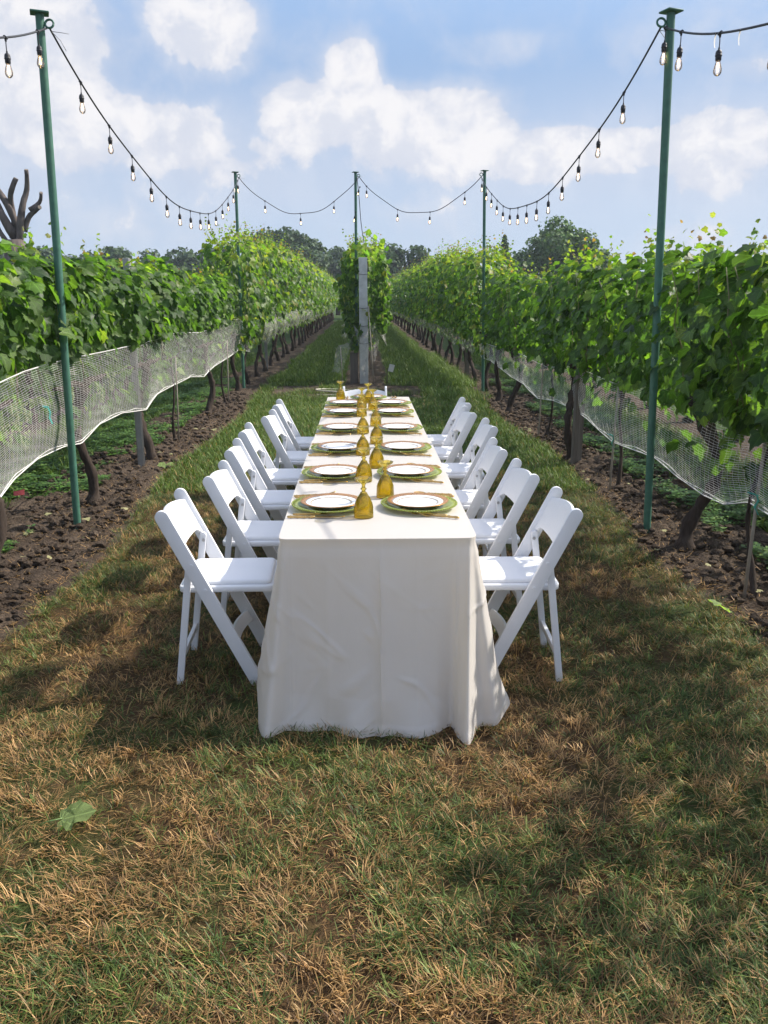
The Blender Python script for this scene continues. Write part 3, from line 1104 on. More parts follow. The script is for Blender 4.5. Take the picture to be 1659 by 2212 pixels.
# shared foliage: short vines beside the table, left and right, and the taller ones down the aisles
FOL_L = [stuff_foliage('foliage', dict(n=600, length=SPAN, zlo=1.25, zhi=1.95, thick=0.28, low_frac=0.17, low=0.72, shoots=12, young_top=.35, up_h=.26, size=(.075, .13)), T_LO) for _ in range(4)]
FOL_R = [stuff_foliage('foliage', dict(n=500, length=SPAN, zlo=0.98, zhi=1.92, thick=0.27, low_frac=0.05, low=0.62, shoots=18, young_top=.5, up_h=.34, size=(.075, .13)), T_LO) for _ in range(4)]
FOL_SP = stuff_foliage('foliage', dict(n=300, length=SPAN, zlo=1.0, zhi=1.85, thick=0.25, low_frac=0.05, low=0.62, shoots=14, size=(.075, .13)), T_LO)
FOL_T = [stuff_foliage('foliage', dict(n=720, length=SPAN, zlo=1.0, zhi=2.55, thick=0.46, low_frac=0.07, low=0.7, shoots=26, young_top=.75, yellow=.22, ypal=TIPS, up_h=.42, size=(.08, .14)), T_LO) for _ in range(4)]  # extra yellow leaves put the far rows' sunlit look into leaf colour
FOL_F = [stuff_foliage('foliage', dict(n=420, length=SPAN, zlo=0.95, zhi=2.6, thick=0.48, low_frac=0.05, low=0.7, shoots=14, young_top=.75, yellow=.24, ypal=TIPS, up_h=.45, size=(.12, .2)), T_FAR) for _ in range(3)]  # same sunlit yellow painted into the farthest foliage
FOL_O = [stuff_foliage('foliage', dict(n=380, length=SPAN, zlo=0.85, zhi=1.95, thick=0.36, low_frac=0.0, low=0.7, shoots=4, young_top=.3, size=(.11, .18)), T_FAR) for _ in range(3)]


def shoots_mesh(seed, z0, z1):
    rs = random.Random(seed)
    me = []
    for k in range(4):
        mb = MB()
        x, y = rs.uniform(-.2, .2), -0.6 + 0.4 * k + rs.uniform(-.1, .1)
        pts = [(x * 0.3, y, z0)]
        for i in range(1, 6):
            f = i / 5
            pts.append((x * (0.3 + 0.7 * f) + rs.uniform(-.03, .03), y + rs.uniform(-.04, .04), z0 + (z1 - z0) * f))
        mb.tube(pts, [0.006 - 0.0006 * i for i in range(6)], 5)
        me.append(mb.mesh('shoot', M['shoot'], True))
    return me


SHOOTS = [shoots_mesh(200 + i, 0.98, 1.80) for i in range(2)]


def vine(x, y, label, group, trunk, fol, rz=0.0, sz=1.0, leaves=0, face=1, zlo=1.16, zhi=1.93, thick=0.36, shoots=None, off=0.0):
    v = thing('grapevine', label, 'grapevine', (x, y, 0), 0.0, group)
    tr = link('trunk', trunk, v)
    tr.rotation_euler = (0, 0, random.choice((0, math.pi)) if rz is None else rz)
    fo = link('foliage', fol, v, (off, 0, 0))
    fo['kind'] = 'stuff'
    fo.scale = (1, 1, sz)
    fo.rotation_euler = (0, 0, random.choice((0, math.pi)))
    if shoots:
        for m_ in shoots:
            link('shoot', m_, v)
    if leaves:
        P, Rm, S, C = hedge_leaves(leaves, SPAN, zlo, zhi, thick, shoots=0, size=(0.075, 0.13))
        # the outer leaves facing the aisle are leaves one can pick out
        for i in range(len(P)):
            p = P[i].copy()
            rm = Rm[i]
            if p[0] * face < 0:
                p[0] = -p[0]
                rm = np.diag([-1, 1, 1]) @ rm @ np.diag([-1, 1, 1])
            p[0] = face * max(abs(p[0]), thick * 0.62) + face * 0.03
            young = C[i][0] > 0.14
            cand = [m_ for j, m_ in LEAF_ME if (j == 4) == bool(young)]
            o = link('leaf', random.choice(cand), v)
            mt = Matrix(((rm[0][0], rm[0][1], rm[0][2]), (rm[1][0], rm[1][1], rm[1][2]), (rm[2][0], rm[2][1], rm[2][2])))
            o.location = Vector(p) + Vector((off, 0, 0))
            o.rotation_euler = mt.to_euler()
            o.scale = (S[i],) * 3
    return v


VG_L, VG_R, VG_M = 'grapevines of the left trellis row', 'grapevines of the right trellis row', 'grapevines of the middle trellis row'
left_near = [
    (3.35, 0, 'grapevine at the very front of the left row, at the picture edge', 110),
    (4.72, 0, 'grapevine with green grape bunches behind the net, just before the near left pole', 190),
    (6.60, 0, 'gnarled grapevine with a bent thick trunk right behind the near left green pole', 210),
    (8.52, 0, 'thick-trunked grapevine beside the grey steel post in the left row', 190),
    (9.75, 1, 'thin young grapevine with a stake, just beyond the grey steel post on the left', 120),
    (11.98, 0, 'grapevine with an upright dark trunk standing clear between young vines on the left', 130),
    (13.36, 1, 'thin young grapevine with a stake just in front of the far left green pole', 90)]
for i, (y, yg, lab, nl) in enumerate(left_near):
    vine(LX + 0.02 * math.sin(y), y, lab, VG_L, YOUNGS[i % 3] if yg else TRUNKS[i % 4], FOL_L[i % 4], 0.0, 1.0 + 0.02 * math.sin(y * 2), nl, 1, 1.27, 1.95, 0.27, SHOOTS[i % 2], -.15)
right_near = [
    (3.05, 0, 'grapevine at the very front of the right row, at the picture edge', 0),
    (4.30, 1, 'young grapevine tied with teal ribbon to a pale stake, front of the right row', 170),
    (5.22, 0, 'grapevine with a thick black twisted trunk just right of the near right pole', 200),
    (6.93, 1, 'young grapevine with low yellow leaves between near right pole and grey wooden post', 190),
    (8.40, 0, 'grapevine growing up behind the grey wooden post of the right row', 150),
    (9.83, 1, 'young forked grapevine on a stake just beyond the grey wooden post on the right', 140),
    (11.97, 0, 'dark crooked grapevine leaning toward the far right pole, nearer of two', 120),
    (13.40, 0, 'dark crooked grapevine beside the far right pole, farther of two', 90)]
for i, (y, yg, lab, nl) in enumerate(right_near):
    vine(RX + 0.03 * math.sin(y * 2), y, lab, VG_R, YOUNGS[i % 3] if yg else TRUNKS[(i + 1) % 4], FOL_R[i % 4] if i else FOL_SP, math.pi, 1.0 + 0.03 * math.sin(y), int(nl * .8), -1, .95, 1.92, 0.25, SHOOTS[i % 2], .12)

y = 14.9
i = 0
while y < 66:
    fl = FOL_T if y < 30 else FOL_F
    g = min(1.0, (y - 13.5) / 8.0)
    szl = 1.0 + 0.10 * g + 0.02 * math.sin(y * 1.7)
    szr = 0.90 + 0.13 * g + 0.02 * math.sin(y * 2.3)
    vine(LX - 0.03, y, 'leafy yellow-green grapevine far down the left trellis row past the green poles', VG_L, FARTRUNK if y > 26 else TRUNKS[i % 4], fl[i % len(fl)], None, szl)
    vine(RX + 0.08, y + 0.1, 'leafy yellow-green grapevine far down the right trellis row past the green poles', VG_R, FARTRUNK if y > 26 else TRUNKS[(i + 2) % 4], fl[(i + 1) % len(fl)], None, szr)
    y += SPAN
    i += 1
y = 16.95
i = 0
while y < 64:
    fl = FOL_T if y < 30 else FOL_F
    lab = 'leafy grapevine at the head of the middle row, spilling around the concrete end post' if i == 0 else 'leafy grapevine further down the middle trellis row behind the concrete post'
    v = vine(MX, y, lab, VG_M, FARTRUNK if y > 26 else TRUNKS[i % 4], fl[i % len(fl)], None, 1.03 + 0.02 * math.sin(y), 170 if i == 0 else 0, 1, 0.95, 2.6, 0.45)
    y += SPAN
    i += 1
for xx, gname, lab in ((-4.4, 'grapevines of the next row out on the left', 'grapevine of the next row out, behind the left trellis row'),
                       (4.3, 'grapevines of the next row out on the right', 'grapevine of the next row out, behind the right trellis row')):
    y = 2.0
    i = 0
    while y < 46:
        vine(xx, y, lab, gname, FARTRUNK, FOL_O[i % 3], None, 1.0)
        y += SPAN
        i += 1

# leaves spilling round the concrete post at the head of the middle row
hv = [o for o in bpy.data.objects if o.get('label', '').startswith('leafy grapevine at the head')][0]
for k in range(230):
    sd = 1 if k % 5 < 2 else -1
    zz = random.uniform(.95, 2.6) if sd > 0 else random.uniform(.62, 2.45)
    wmax = (.50 if sd > 0 else .42) * (1 if zz > 1.2 else .7)
    px = sd * random.uniform(.13, wmax)
    if zz > 2.3:
        px = random.uniform(-.25, .45)
        zz += random.uniform(0, .25)
    o = link('leaf', random.choice([m_ for j_, m_ in LEAF_ME if (j_ == 4) == (zz > 2.3 or (sd > 0 and random.random() < .3))]), hv)  # more bright leaves on the right side: its sunlight put into leaf colour
    o.location = (px, random.uniform(-.72, -.35), zz)
    o.rotation_euler = (random.uniform(.7, 1.9), random.uniform(-.6, .6), math.pi + random.uniform(-.9, .9))
    o.scale = (random.uniform(.08, .13),) * 3

# ------------------------------------------------------------------ grape bunches on the near left vine
def grapes(parent, loc, n=26, seed=0):
    rs = random.Random(seed)
    bm = bmesh.new()
    for k in range(n):
        f = k / n
        a = rs.uniform(0, 6.28)
        r = 0.035 * (1 - 0.75 * f)
        bmesh.ops.create_icosphere(bm, subdivisions=1, radius=0.0085, matrix=Matrix.Translation((r * math.cos(a), r * math.sin(a), -0.15 * f)))
    me = bpy.data.meshes.new('grape_cluster')
    bm.to_mesh(me)
    bm.free()
    me.polygons.foreach_set('use_smooth', [True] * len(me.polygons))
    me.materials.append(M['grape'])
    o = link('grape_cluster', me, parent, loc)
    return o


gv = [o for o in bpy.data.objects if o.get('label', '').startswith('grapevine with green grape')][0]
for k, (gx, gy, gz) in enumerate(((.04, .55, 1.0), (.06, .35, .9), (.03, .75, 1.0), (.05, .62, .84), (.04, .15, .97))):
    grapes(gv, (gx, gy, gz), 28, k)
gv = [o for o in bpy.data.objects if o.get('label', '').startswith('gnarled grapevine')][0]
for k, (gx, gy, gz) in enumerate(((.04, -.4, 1.0), (.05, .3, .95), (.05, .6, 1.02))):
    grapes(gv, (gx, gy, gz), 26, 20 + k)

# ------------------------------------------------------------------ trellis posts, wires, stakes
def steel_post(x, y, label):
    t_ = thing('trellis_post', label, 'post', (x, y, 0))
    mb = MB()
    mb.box((-.03, -.025, -.05), (-.022, .025, 2.0))
    mb.box((-.022, -.025, -.05), (.03, -.018, 2.0))
    mb.box((-.022, .018, -.05), (.03, .025, 2.0))
    link('channel', mb.mesh('channel', M['steel'], False, 0.002, 1), t_)
    for z in (.72, 1.1, 1.5, 1.9):
        b_ = MB()
        b_.box((.028, -.012, z), (.034, .012, z + .02))
        link('wire_clip', b_.mesh('wire_clip', M['wire']), t_)
    return t_


def wood_post(x, y, label, h=1.95, w=.045):
    t_ = thing('trellis_post', label, 'post', (x, y, 0))
    mb = MB()
    mb.box((-w, -w, -.05), (w, w, h))
    link('shaft', mb.mesh('shaft', M['wood'], False, 0.006, 2), t_)
    b_ = MB()
    b_.tube([(-w - .004, -w - .004, .95), (w + .004, -w - .004, .95), (w + .004, w + .004, .95), (-w - .004, w + .004, .95), (-w - .004, -w - .004, .95)], .003, 5)
    link('wire_wrap', b_.mesh('wire_wrap', M['wire'], True), t_)
    return t_


PG = 'trellis posts between the vines'
tag(steel_post(-2.25, 8.14, 'grey channel-shaped steel post in the left row below the net'), group=PG)
tag(wood_post(2.09, 8.15, 'grey weathered wooden post in the right row below the net'), group=PG)
tag(steel_post(-2.30, 19.8, 'small grey post far down the left row under the net'), group=PG)
tag(wood_post(2.15, 17.6, 'thin wooden post far down the right row past the green pole'), group=PG)

WG = 'trellis wires along the vine rows'
for x, who in ((LX, 'left'), (RX, 'right')):
    for z, wh in ((1.0, 'lowest'), (1.45, 'middle'), (1.86, 'top')):
        mb = MB()
        mb.tube([(x, -1.0 + 2.0 * k, z + .01 * math.sin(k * 1.7)) for k in range(33)], .0018, 5)
        tag(link('trellis_wire', mb.mesh('trellis_wire', M['wire'], True)), f'{wh} steel trellis wire running along the {who} vine row', 'wire', WG)


def stake(x, y, h, r, label, tilt=0.02):
    mb = MB()
    mb.tube([(0, 0, -.05), (tilt * .5, tilt * .3, h * .5), (tilt, tilt * .2, h)], [r, r * .95, r * .9], 7)
    o = link('vine_stake', mb.mesh('vine_stake', M['stake'], True), None, (x, y, 0))
    return tag(o, label, 'stake', 'stakes beside young vines')


stake(LX + .05, 9.68, 1.0, .008, 'thin stake beside the young vine past the grey steel post, left row')
stake(LX + .07, 13.3, 1.0, .009, 'thin stake beside the young vine at the far left green pole')
stake(RX - .06, 4.27, 1.25, .010, 'pale stake beside the young vine at the front of the right row', .03)
stake(RX - .05, 6.88, 1.0, .009, 'thin stake between the near right pole and the grey wooden post')
stake(RX - .06, 9.78, 1.0, .009, 'thin stake beside the forked young vine past the grey wooden post')
stake(0.17, 16.1, 1.5, .012, 'tall pale bamboo stake leaning at the right of the concrete post', -.1)
stake(-0.42, 15.9, .75, .009, 'short bowed stake at the left of the concrete post', -.04)


def ribbon(x, y, z, label):
    mb = MB()
    a = [(0, 0, 0), (.012, 0, -.03), (.0, .01, -.07), (.02, .0, -.11)]
    vs = []
    for p_ in a:
        vs += [(p_[0], p_[1] - .012, p_[2]), (p_[0], p_[1] + .012, p_[2])]
    mb.add(vs, [(2 * k, 2 * k + 1, 2 * k + 3, 2 * k + 2) for k in range(3)])
    mb.tube([(.0, -.02, 0), (-.03, -.02, .01), (-.04, .02, .01), (0, .02, 0)], .004, 5)
    return tag(link('plant_tie', mb.mesh('plant_tie', M['teal'], True), None, (x, y, z)), label, 'plant tie', 'teal ties on young vines')


ribbon(RX - .06, 4.26, .62, 'teal ribbon tied round the front right young vine and its stake')
ribbon(RX - .06, 6.87, .52, 'teal tie on the young vine left of the near right pole')
ribbon(LX + .1, 5.6, .93, 'teal ribbon hanging behind the net left of the near left pole')

# concrete end post of the middle row and its timber brace
t_ = thing('end_post', 'tall grey concrete end post at the head of the middle row, wrapped in wire', 'post', (-.02, 16.3, 0))
mb = MB()
mb.prism([(-.08, -.05), (.088, -.05), (.072, 2.38), (-.088, 2.38)], -.085, .085)
link('shaft', mb.mesh('shaft', M['concrete'], False, 0.008, 2), t_)
for z in (2.08, 1.46, 1.13, .8):
    mb = MB()
    w = .090
    mb.tube([(-w, -.096, z), (0, -.098, z - .012), (w, -.096, z), (w, .096, z), (-w, .096, z), (-w, -.096, z)], .0045, 6)
    link('wire_wrap', mb.mesh('wire_wrap', M['cable'], True), t_)
t_ = thing('end_post', 'short dark timber stub standing at the left of the concrete post foot', 'post', (-.21, 16.45, 0))
mb = MB()
mb.box((-.08, -.08, -.05), (.08, .08, .62))
link('shaft', mb.mesh('shaft', M['wood'], False, .008, 2), t_)
t_ = thing('plant_marker', 'small pale label on a stick at the right of the concrete post', 'plant label', (.42, 16.1, 0))
mb = MB()
mb.tube([(0, 0, -.03), (.01, 0, .34)], .008, 6)
link('stick', mb.mesh('stick', M['bark'], True), t_)
mb = MB()
mb.box((-.05, -.012, .28), (.05, -.008, .42), Matrix.Rotation(.25, 4, 'Y'))
link('tag', mb.mesh('tag', M['tag']), t_)

# pale hose coil behind the table
mb = MB()
mb.tube([(.35 * math.cos(a) * (1 + .05 * math.sin(a * .7)), .22 * math.sin(a), .03 + .03 * a / 12 + .05 * math.sin(a * .5)) for a in np.linspace(0, 13, 60)], .013, 7)
tag(link('hose', mb.mesh('hose', M['hose'], True), None, (-.50, 14.6, 0)), 'pale looped hose lying on the bare earth beyond the table end', 'hose')
# pink marker
t_ = thing('marker_flag', 'small pink plastic marker flag in the weeds at the left edge', 'flag', (-2.88, 6.72, 0))
mb = MB()
mb.tube([(0, 0, -.02), (0, 0, .10)], .003, 5)
link('pin', mb.mesh('pin', M['wire'], True), t_)
mb = MB()
vs = []
for k in range(5):
    vs += [(.02 * k * 1.1 - .05, -.006 * math.sin(k), .10 + .004 * k), (.02 * k * 1.1 - .05, -.01 - .006 * math.sin(k), .065 + .002 * k)]
mb.add(vs, [(2 * k, 2 * k + 1, 2 * k + 3, 2 * k + 2) for k in range(4)])
link('pennant', mb.mesh('pennant', M['flag'], True), t_)

# ------------------------------------------------------------------ bird netting
def net(name, x_of, tops, bots, y0, y1, label, nrow=50, dy=0.05, rt=0.00075, vstep=0.07):
    ty, tz = np.array(tops).T
    by, bz = np.array(bots).T
    root = thing(name, label, 'netting', (0, 0, 0))

    def surf(y, f):
        """f 0 bottom, 1 top"""
        zt = np.interp(y, ty, tz)
        zb = np.interp(y, by, bz)
        z = zb + (zt - zb) * f
        bulge = 0.10 * np.sin(f * math.pi * 0.75 + 0.3) + 0.03 * (fbm(y * 1.3, f * 3, 21, 3) - 0.5)
        return x_of(y, f, bulge), z
    ys = np.arange(y0, y1, dy)
    V, F = [], []
    off = 0
    ang = np.array([0.5, 2.6, 4.7])

    def strand(X, Y, Z, r):
        nonlocal off
        m_ = len(X)
        P = np.stack([X, Y, Z], 1)
        T = np.gradient(P, axis=0)
        T /= np.maximum(np.linalg.norm(T, axis=1, keepdims=True), 1e-9)
        A = np.tile(np.array([1.0, 0, 0]), (m_, 1))
        U = A - T * np.sum(A * T, 1, keepdims=True)
        U /= np.maximum(np.linalg.norm(U, axis=1, keepdims=True), 1e-9)
        B = np.cross(T, U)
        ring = P[:, None] + r * (np.cos(ang)[None, :, None] * U[:, None] + np.sin(ang)[None, :, None] * B[:, None])
        V.append(ring.reshape(-1, 3))
        i_ = np.arange(m_ - 1)[:, None]
        for k in range(3):
            F.append(np.concatenate([off + i_ * 3 + k, off + i_ * 3 + (k + 1) % 3, off + i_ * 3 + 3 + (k + 1) % 3, off + i_ * 3 + 3 + k], 1))
        off += m_ * 3
    for k in range(nrow):
        f = ((k + 0.5) / nrow) ** 1.12
        X, Z = surf(ys, np.full_like(ys, f))
        strand(X, ys, Z + 0.003 * np.sin(ys * 23 + k), rt)
    fv = np.linspace(0, 1, 12)
    for yv in np.arange(y0, y1, vstep):
        yy = yv + 0.05 * (fv - 0.5) * np.sin(yv * 2.1) + 0.012 * np.sin(fv * 9 + yv * 5)
        X, Z = surf(yy, fv)
        strand(X, yy, Z, rt * 0.6)
    me = np_mesh('threads', np.concatenate(V), np.concatenate(F), M['net'])
    th = link('threads', me, root)
    th['kind'] = 'stuff'
    mb = MB()
    X, Z = surf(ys, np.zeros_like(ys))
    mb.tube(list(zip(X, ys, Z)), .0035, 5)
    X, Z = surf(ys, np.full_like(ys, .015))
    mb.tube(list(zip(X + .004, ys, Z + .010 + .008 * np.sin(ys * 9))), .0025, 5)
    link('bottom_hem', mb.mesh('bottom_hem', M['net'], True), root)
    mb = MB()
    X, Z = surf(ys, np.ones_like(ys))
    mb.tube(list(zip(X, ys, Z)), .003, 5)
    link('top_hem', mb.mesh('top_hem', M['net'], True), root)
    return root


LT = [(2.26, 1.142), (4.81, 1.142), (5.41, 1.187), (6.23, 1.21), (7.47, 1.216), (8.94, 1.216), (9.96, 1.255), (11.21, 1.199), (12.9, 1.227), (13.47, 1.3), (14.72, 1.289), (16.75, 1.357)]
LB = [(2.26, 0.293), (3.62, 0.406), (4.53, 0.44), (4.81, 0.485), (5.08, 0.553), (5.51, 0.599), (6.03, 0.59), (6.2, 0.576), (6.38, 0.553), (6.81, 0.64), (7.41, 0.651), (8.34, 0.559), (8.87, 0.652), (9.44, 0.663), (10.49, 0.689), (11.5, 0.599), (12.47, 0.666), (14.77, 0.768), (16.57, 0.621)]
RT = [(2.15, 0.974), (4.32, 0.952), (4.75, 0.941), (5.32, 0.941), (6.08, 0.968), (6.91, 0.941), (8.38, 0.974), (9.24, 0.898), (9.78, 0.861), (11.07, 0.909), (13.87, 0.887), (15.59, 0.898)]
RB = [(2.15, 0.415), (3.65, 0.5), (4.21, 0.533), (4.42, 0.541), (4.75, 0.447), (5.06, 0.427), (5.57, 0.441), (6.04, 0.485), (6.99, 0.441), (7.79, 0.522), (8.32, 0.538), (9.42, 0.507), (10.16, 0.448), (11.07, 0.533), (12.25, 0.522), (13.97, 0.629), (15.59, 0.587)]
net('bird_net', lambda y, f, b_: -2.235 + b_ * .7 + 0.02 * np.sin(y * 1.9), LT, LB, 2.2, 16.4, 'white fine bird netting hung along the lower vines of the left row')
net('bird_net', lambda y, f, b_: 2.12 - b_ * 0.5 - 0.02 * np.sin(y * 1.9), RT, RB, 2.2, 15.4, 'white fine bird netting sagging along the lower vines of the right row', nrow=34, rt=.00095, vstep=.07)


def far_net(name, x, y0, y1, zb, zt, label, seed, bul=.05):
    ys = np.arange(y0, y1, .2)
    fs = np.linspace(0, 1, 8)
    Yg, Fg = np.meshgrid(ys, fs)
    n1 = fbm(Yg * .8, Fg * 0 + seed, seed, 3)
    bot = zb + .22 * (n1 - .5) + .08 * np.abs(np.sin(Yg * 2.05))
    Z = bot + (zt + .1 * (fbm(Yg * .7, Fg * 0 + 9, seed + 5) - .5) - bot) * Fg
    X = x + bul * np.sign(-x) * np.sin(Fg * 2.4 + .3) + .12 * (fbm(Yg * 2.3, Fg * 2, seed + 9) - .5)
    nx, ny = len(ys), len(fs)
    V = np.stack([X.ravel(), Yg.ravel(), Z.ravel()], 1)
    i_ = np.arange(nx - 1)[None, :] + nx * np.arange(ny - 1)[:, None]
    F = np.stack([i_, i_ + 1, i_ + nx + 1, i_ + nx], -1).reshape(-1, 4)
    tag(link(name, np_mesh(name, V, F, M['gauze'])), label, 'netting', 'far stretches of bird netting')


far_net('bird_net', -1.98, 16.0, 62, .82, 1.32, 'white bird netting bunched along the far left row past the green pole', 3, .1)
far_net('bird_net', 1.98, 15.0, 62, .66, .98, 'white bird netting trailing along the far right row past the green pole', 8)
far_net('bird_net', 0.44, 16.8, 60, .72, 1.1, 'white bird netting low along the right side of the middle row', 13)
far_net('bird_net', -0.46, 17.0, 60, .72, 1.1, 'white bird netting low along the left side of the middle row', 17)


def drape(points_top, points_bot, label, rows=14):
    """net bunch hanging from the concrete post"""
    a_ = catmull(points_top, 6)
    b_ = catmull(points_bot, 6)
    V = []
    for k in range(rows + 1):
        f = k / rows
        for p_, q_ in zip(a_, b_):
            V.append(p_ * (1 - f) + q_ * f + np.array([.012 * math.sin(f * 7 + p_[0] * 40), -.02 * math.sin(f * 3.1), 0]))
    n_ = len(a_)
    F = [(r * n_ + c_, r * n_ + c_ + 1, (r + 1) * n_ + c_ + 1, (r + 1) * n_ + c_) for r in range(rows) for c_ in range(n_ - 1)]
    tag(link('net_drape', np_mesh('net_drape', np.array(V), np.array(F), M['gauze'])), label, 'netting', 'loose ends of netting on the concrete post')


drape([(-.2, 16.18, 1.15), (-.1, 16.17, 1.0), (.02, 16.17, .98), (.09, 16.17, 1.2)], [(-.06, 16.17, .3), (-.02, 16.165, .18), (.0, 16.165, .2), (.07, 16.17, .42)], 'loose netting gathered to a point on the front of the concrete post')
drape([(.11, 16.3, 1.3), (.16, 16.25, 1.25), (.2, 16.3, 1.15), (.28, 16.4, 1.0)], [(.12, 16.3, .5), (.16, 16.25, .45), (.2, 16.3, .48), (.24, 16.4, .55)], 'loose netting bunch hanging at the right side of the concrete post')
drape([(-.2, 16.4, .98), (-.35, 16.35, .8), (-.5, 16.35, .75), (-.55, 16.4, .65)], [(-.42, 16.4, .3), (-.5, 16.35, .22), (-.6, 16.35, .25), (-.66, 16.4, .2)], 'thin netting corner hanging at the left of the concrete post')

# ------------------------------------------------------------------ poles with string lights
def pole(base, top, label, r=.026, ring=1):
    t_ = thing('light_pole', label, 'pole', base, 0, 'green steel poles carrying the string lights')
    d = Vector(top) - Vector(base)
    mb = MB()
    k = 9
    mb.tube([d * (i / (k - 1)) - Vector((0, 0, .03 if i == 0 else 0)) for i in range(k)], r, 20)
    link('pipe', mb.mesh('pipe', M['pole'], True), t_)
    pipe = t_.children[0].data
    try:
        pipe.set_sharp_from_angle(angle=R(50))
    except Exception:
        pass
    mb = MB()
    mb.box((-.056, -.05, 0), (.056, .05, .011), Matrix.Translation(d) @ Matrix.Rotation(.35, 4, 'Z'))
    link('cap_plate', mb.mesh('cap_plate', M['pole'], False, .003, 1), t_)
    mb = MB()
    rr = .026
    c_ = d + Vector((ring * (r + rr + .004), 0, -.055))
    mb.tube([c_ + Vector((rr * math.cos(a), .3 * rr * math.sin(a), rr * math.sin(a))) for a in np.linspace(0, 2 * math.pi, 21)], .0068, 8)
    link('eye_ring', mb.mesh('eye_ring', M['pole'], True), t_)
    return t_, Vector(base) + c_ + Vector((0, 0, -rr))


_, A_NL = pole((-2.14, 5.88, 0), (-2.07, 5.88, 3.37), 'green steel pole nearest the camera on the left', .026, 1)
_, A_NR = pole((1.973, 5.65, 0), (1.857, 5.65, 3.34), 'green steel pole nearest the camera on the right', .026, -1)
_, A_FL = pole((-2.229, 15.37, 0), (-2.223, 15.37, 3.74), 'far green steel pole standing at the left vine row', .026, 1)
_, A_FR = pole((2.107, 14.87, 0), (2.027, 14.87, 3.71), 'far green steel pole standing at the right vine row', .026, -1)
_, A_MM = pole((-.159, 16.41, 0), (-.153, 16.41, 3.89), 'far green steel pole standing behind the concrete post in the centre', .026, 1)

# lamp: socket with glass bulb and filament as sub-parts
mb = MB()
mb.tube([(-.018, 0, .0), (.018, 0, .0)], .011, 8)
mb.tube([(0, 0, -.0), (0, 0, -.025)], [.010, .007], 8)
mb.tube([(0, 0, -.02), (.003, 0, -.06), (0, 0, -.09)], .0035, 6)
mb.lathe([(.0005, -.084), (.0055, -.084), (.0065, -.096), (.013, -.101), (.0185, -.108), (.0205, -.118), (.0205, -.128), (.0225, -.130), (.0225, -.134), (.0195, -.136), (.0190, -.158), (.0170, -.160), (.0165, -.165), (.0005, -.165)], 14)
LAMP = mb.mesh('lamp_socket', M['cable'], True)
LAMP.set_sharp_from_angle(angle=R(45))
ZB = -.158
mb = MB()
mb.lathe([(.013, ZB + .001), (.0145, ZB - .012), (.0195, ZB - .030), (.0250, ZB - .050), (.0265, ZB - .064), (.0240, ZB - .079), (.016, ZB - .090), (.006, ZB - .0955), (.0005, ZB - .096)], 16)
BULB = mb.mesh('glass_bulb', M['bulb'], True)
mb = MB()
mb.tube([(.004, 0, ZB - .018), (.006, 0, ZB - .045), (.004, 0, ZB - .07)], .0035, 5)
mb.tube([(-.004, 0, ZB - .018), (-.006, 0, ZB - .045), (-.004, 0, ZB - .07)], .0035, 5)
FILA = mb.mesh('filament', M['filament'], True)


def lamp(parent, p_, rz, tilt=0.0):
    s_ = link('lamp_socket', LAMP, parent, p_)
    s_.rotation_euler = (tilt, random.uniform(-.05, .05), rz)
    link('glass_bulb', BULB, s_)
    link('filament', FILA, s_)
    s_.scale = (.82,) * 3


def span(a_, b_, sag, label, n_lamps, f0=.035, f1=.965, tags=(), whip=True, asym=0.0, fl=None):
    root = thing('string_lights', label, 'string lights', (0, 0, 0), 0, 'strings of bulbs between the poles')
    a_, b_ = Vector(a_), Vector(b_)

    def pt(f):
        g = f + asym * f * (1 - f)
        return a_.lerp(b_, f) - Vector((0, 0, sag * 4 * g * (1 - g) + .012 * math.sin(f * 21)))
    mb = MB()
    mb.tube([pt(k / 60) for k in range(61)], .0062, 7)
    link('cable', mb.mesh('cable', M['cable'], True), root)
    dxy = (b_ - a_)
    rz = math.atan2(dxy.y, dxy.x)
    for f in (fl or [f0 + (f1 - f0) * k / max(1, n_lamps - 1) for k in range(n_lamps)]):
        lamp(root, pt(f), rz)
    if whip:
        mb = MB()
        w0 = pt(.003)
        mb.tube([w0, w0 + Vector((.05, .02, .0)), w0 + Vector((.10, .03, -.005))], .0022, 5)
        mb.tube([w0, w0 + Vector((.05, .01, -.05)), w0 + Vector((.08, .01, -.11))], .0022, 5)
        link('cable_tie', mb.mesh('cable_tie', M['tie'], True), root)
    for f in tags:
        p_ = pt(f)
        mb = MB()
        vs = []
        for k in range(4):
            vs += [(.006 * k * k * .35, -.016, -.022 * k), (.006 * k * k * .35, .016, -.022 * k)]
        mb.add(vs, [(2 * k, 2 * k + 1, 2 * k + 3, 2 * k + 2) for k in range(3)])
        o = link('paper_tag', mb.mesh('paper_tag', M['tag'], True), root, p_)
        o.rotation_euler = (0, .3, rz + 1.0)
    return root


span(A_NL, A_FL, .83, 'string of lit bulbs sagging between the two left green poles', 14, .06, .985, (.93,))
span(A_NR, A_FR, .76, 'string of lit bulbs sagging between the two right green poles', 14, .08, .985, (.90,))
span(A_FL, A_MM, .62, 'bulb string crossing from the far left pole to the centre pole', 3, .2, .78)
span(A_MM + Vector((0, 0, .02)), A_FR, .62, 'bulb string crossing from the centre pole to the far right pole', 4, .07, .88)
span(A_NL + Vector((-.02, 0, .0)), (-2.2, -1.8, 3.35), .72, 'bulb string running off the picture at the top left', 9, whip=False, fl=[.02] + [.085 + .082 * k for k in range(11)])
span(A_NR + Vector((.02, 0, .0)), (1.95, -1.8, 3.45), .70, 'bulb string with paper tags running off the picture at the top right', 9, tags=(.108, .148), whip=False, fl=[.004, .040] + [.115 + .082 * k for k in range(11)])
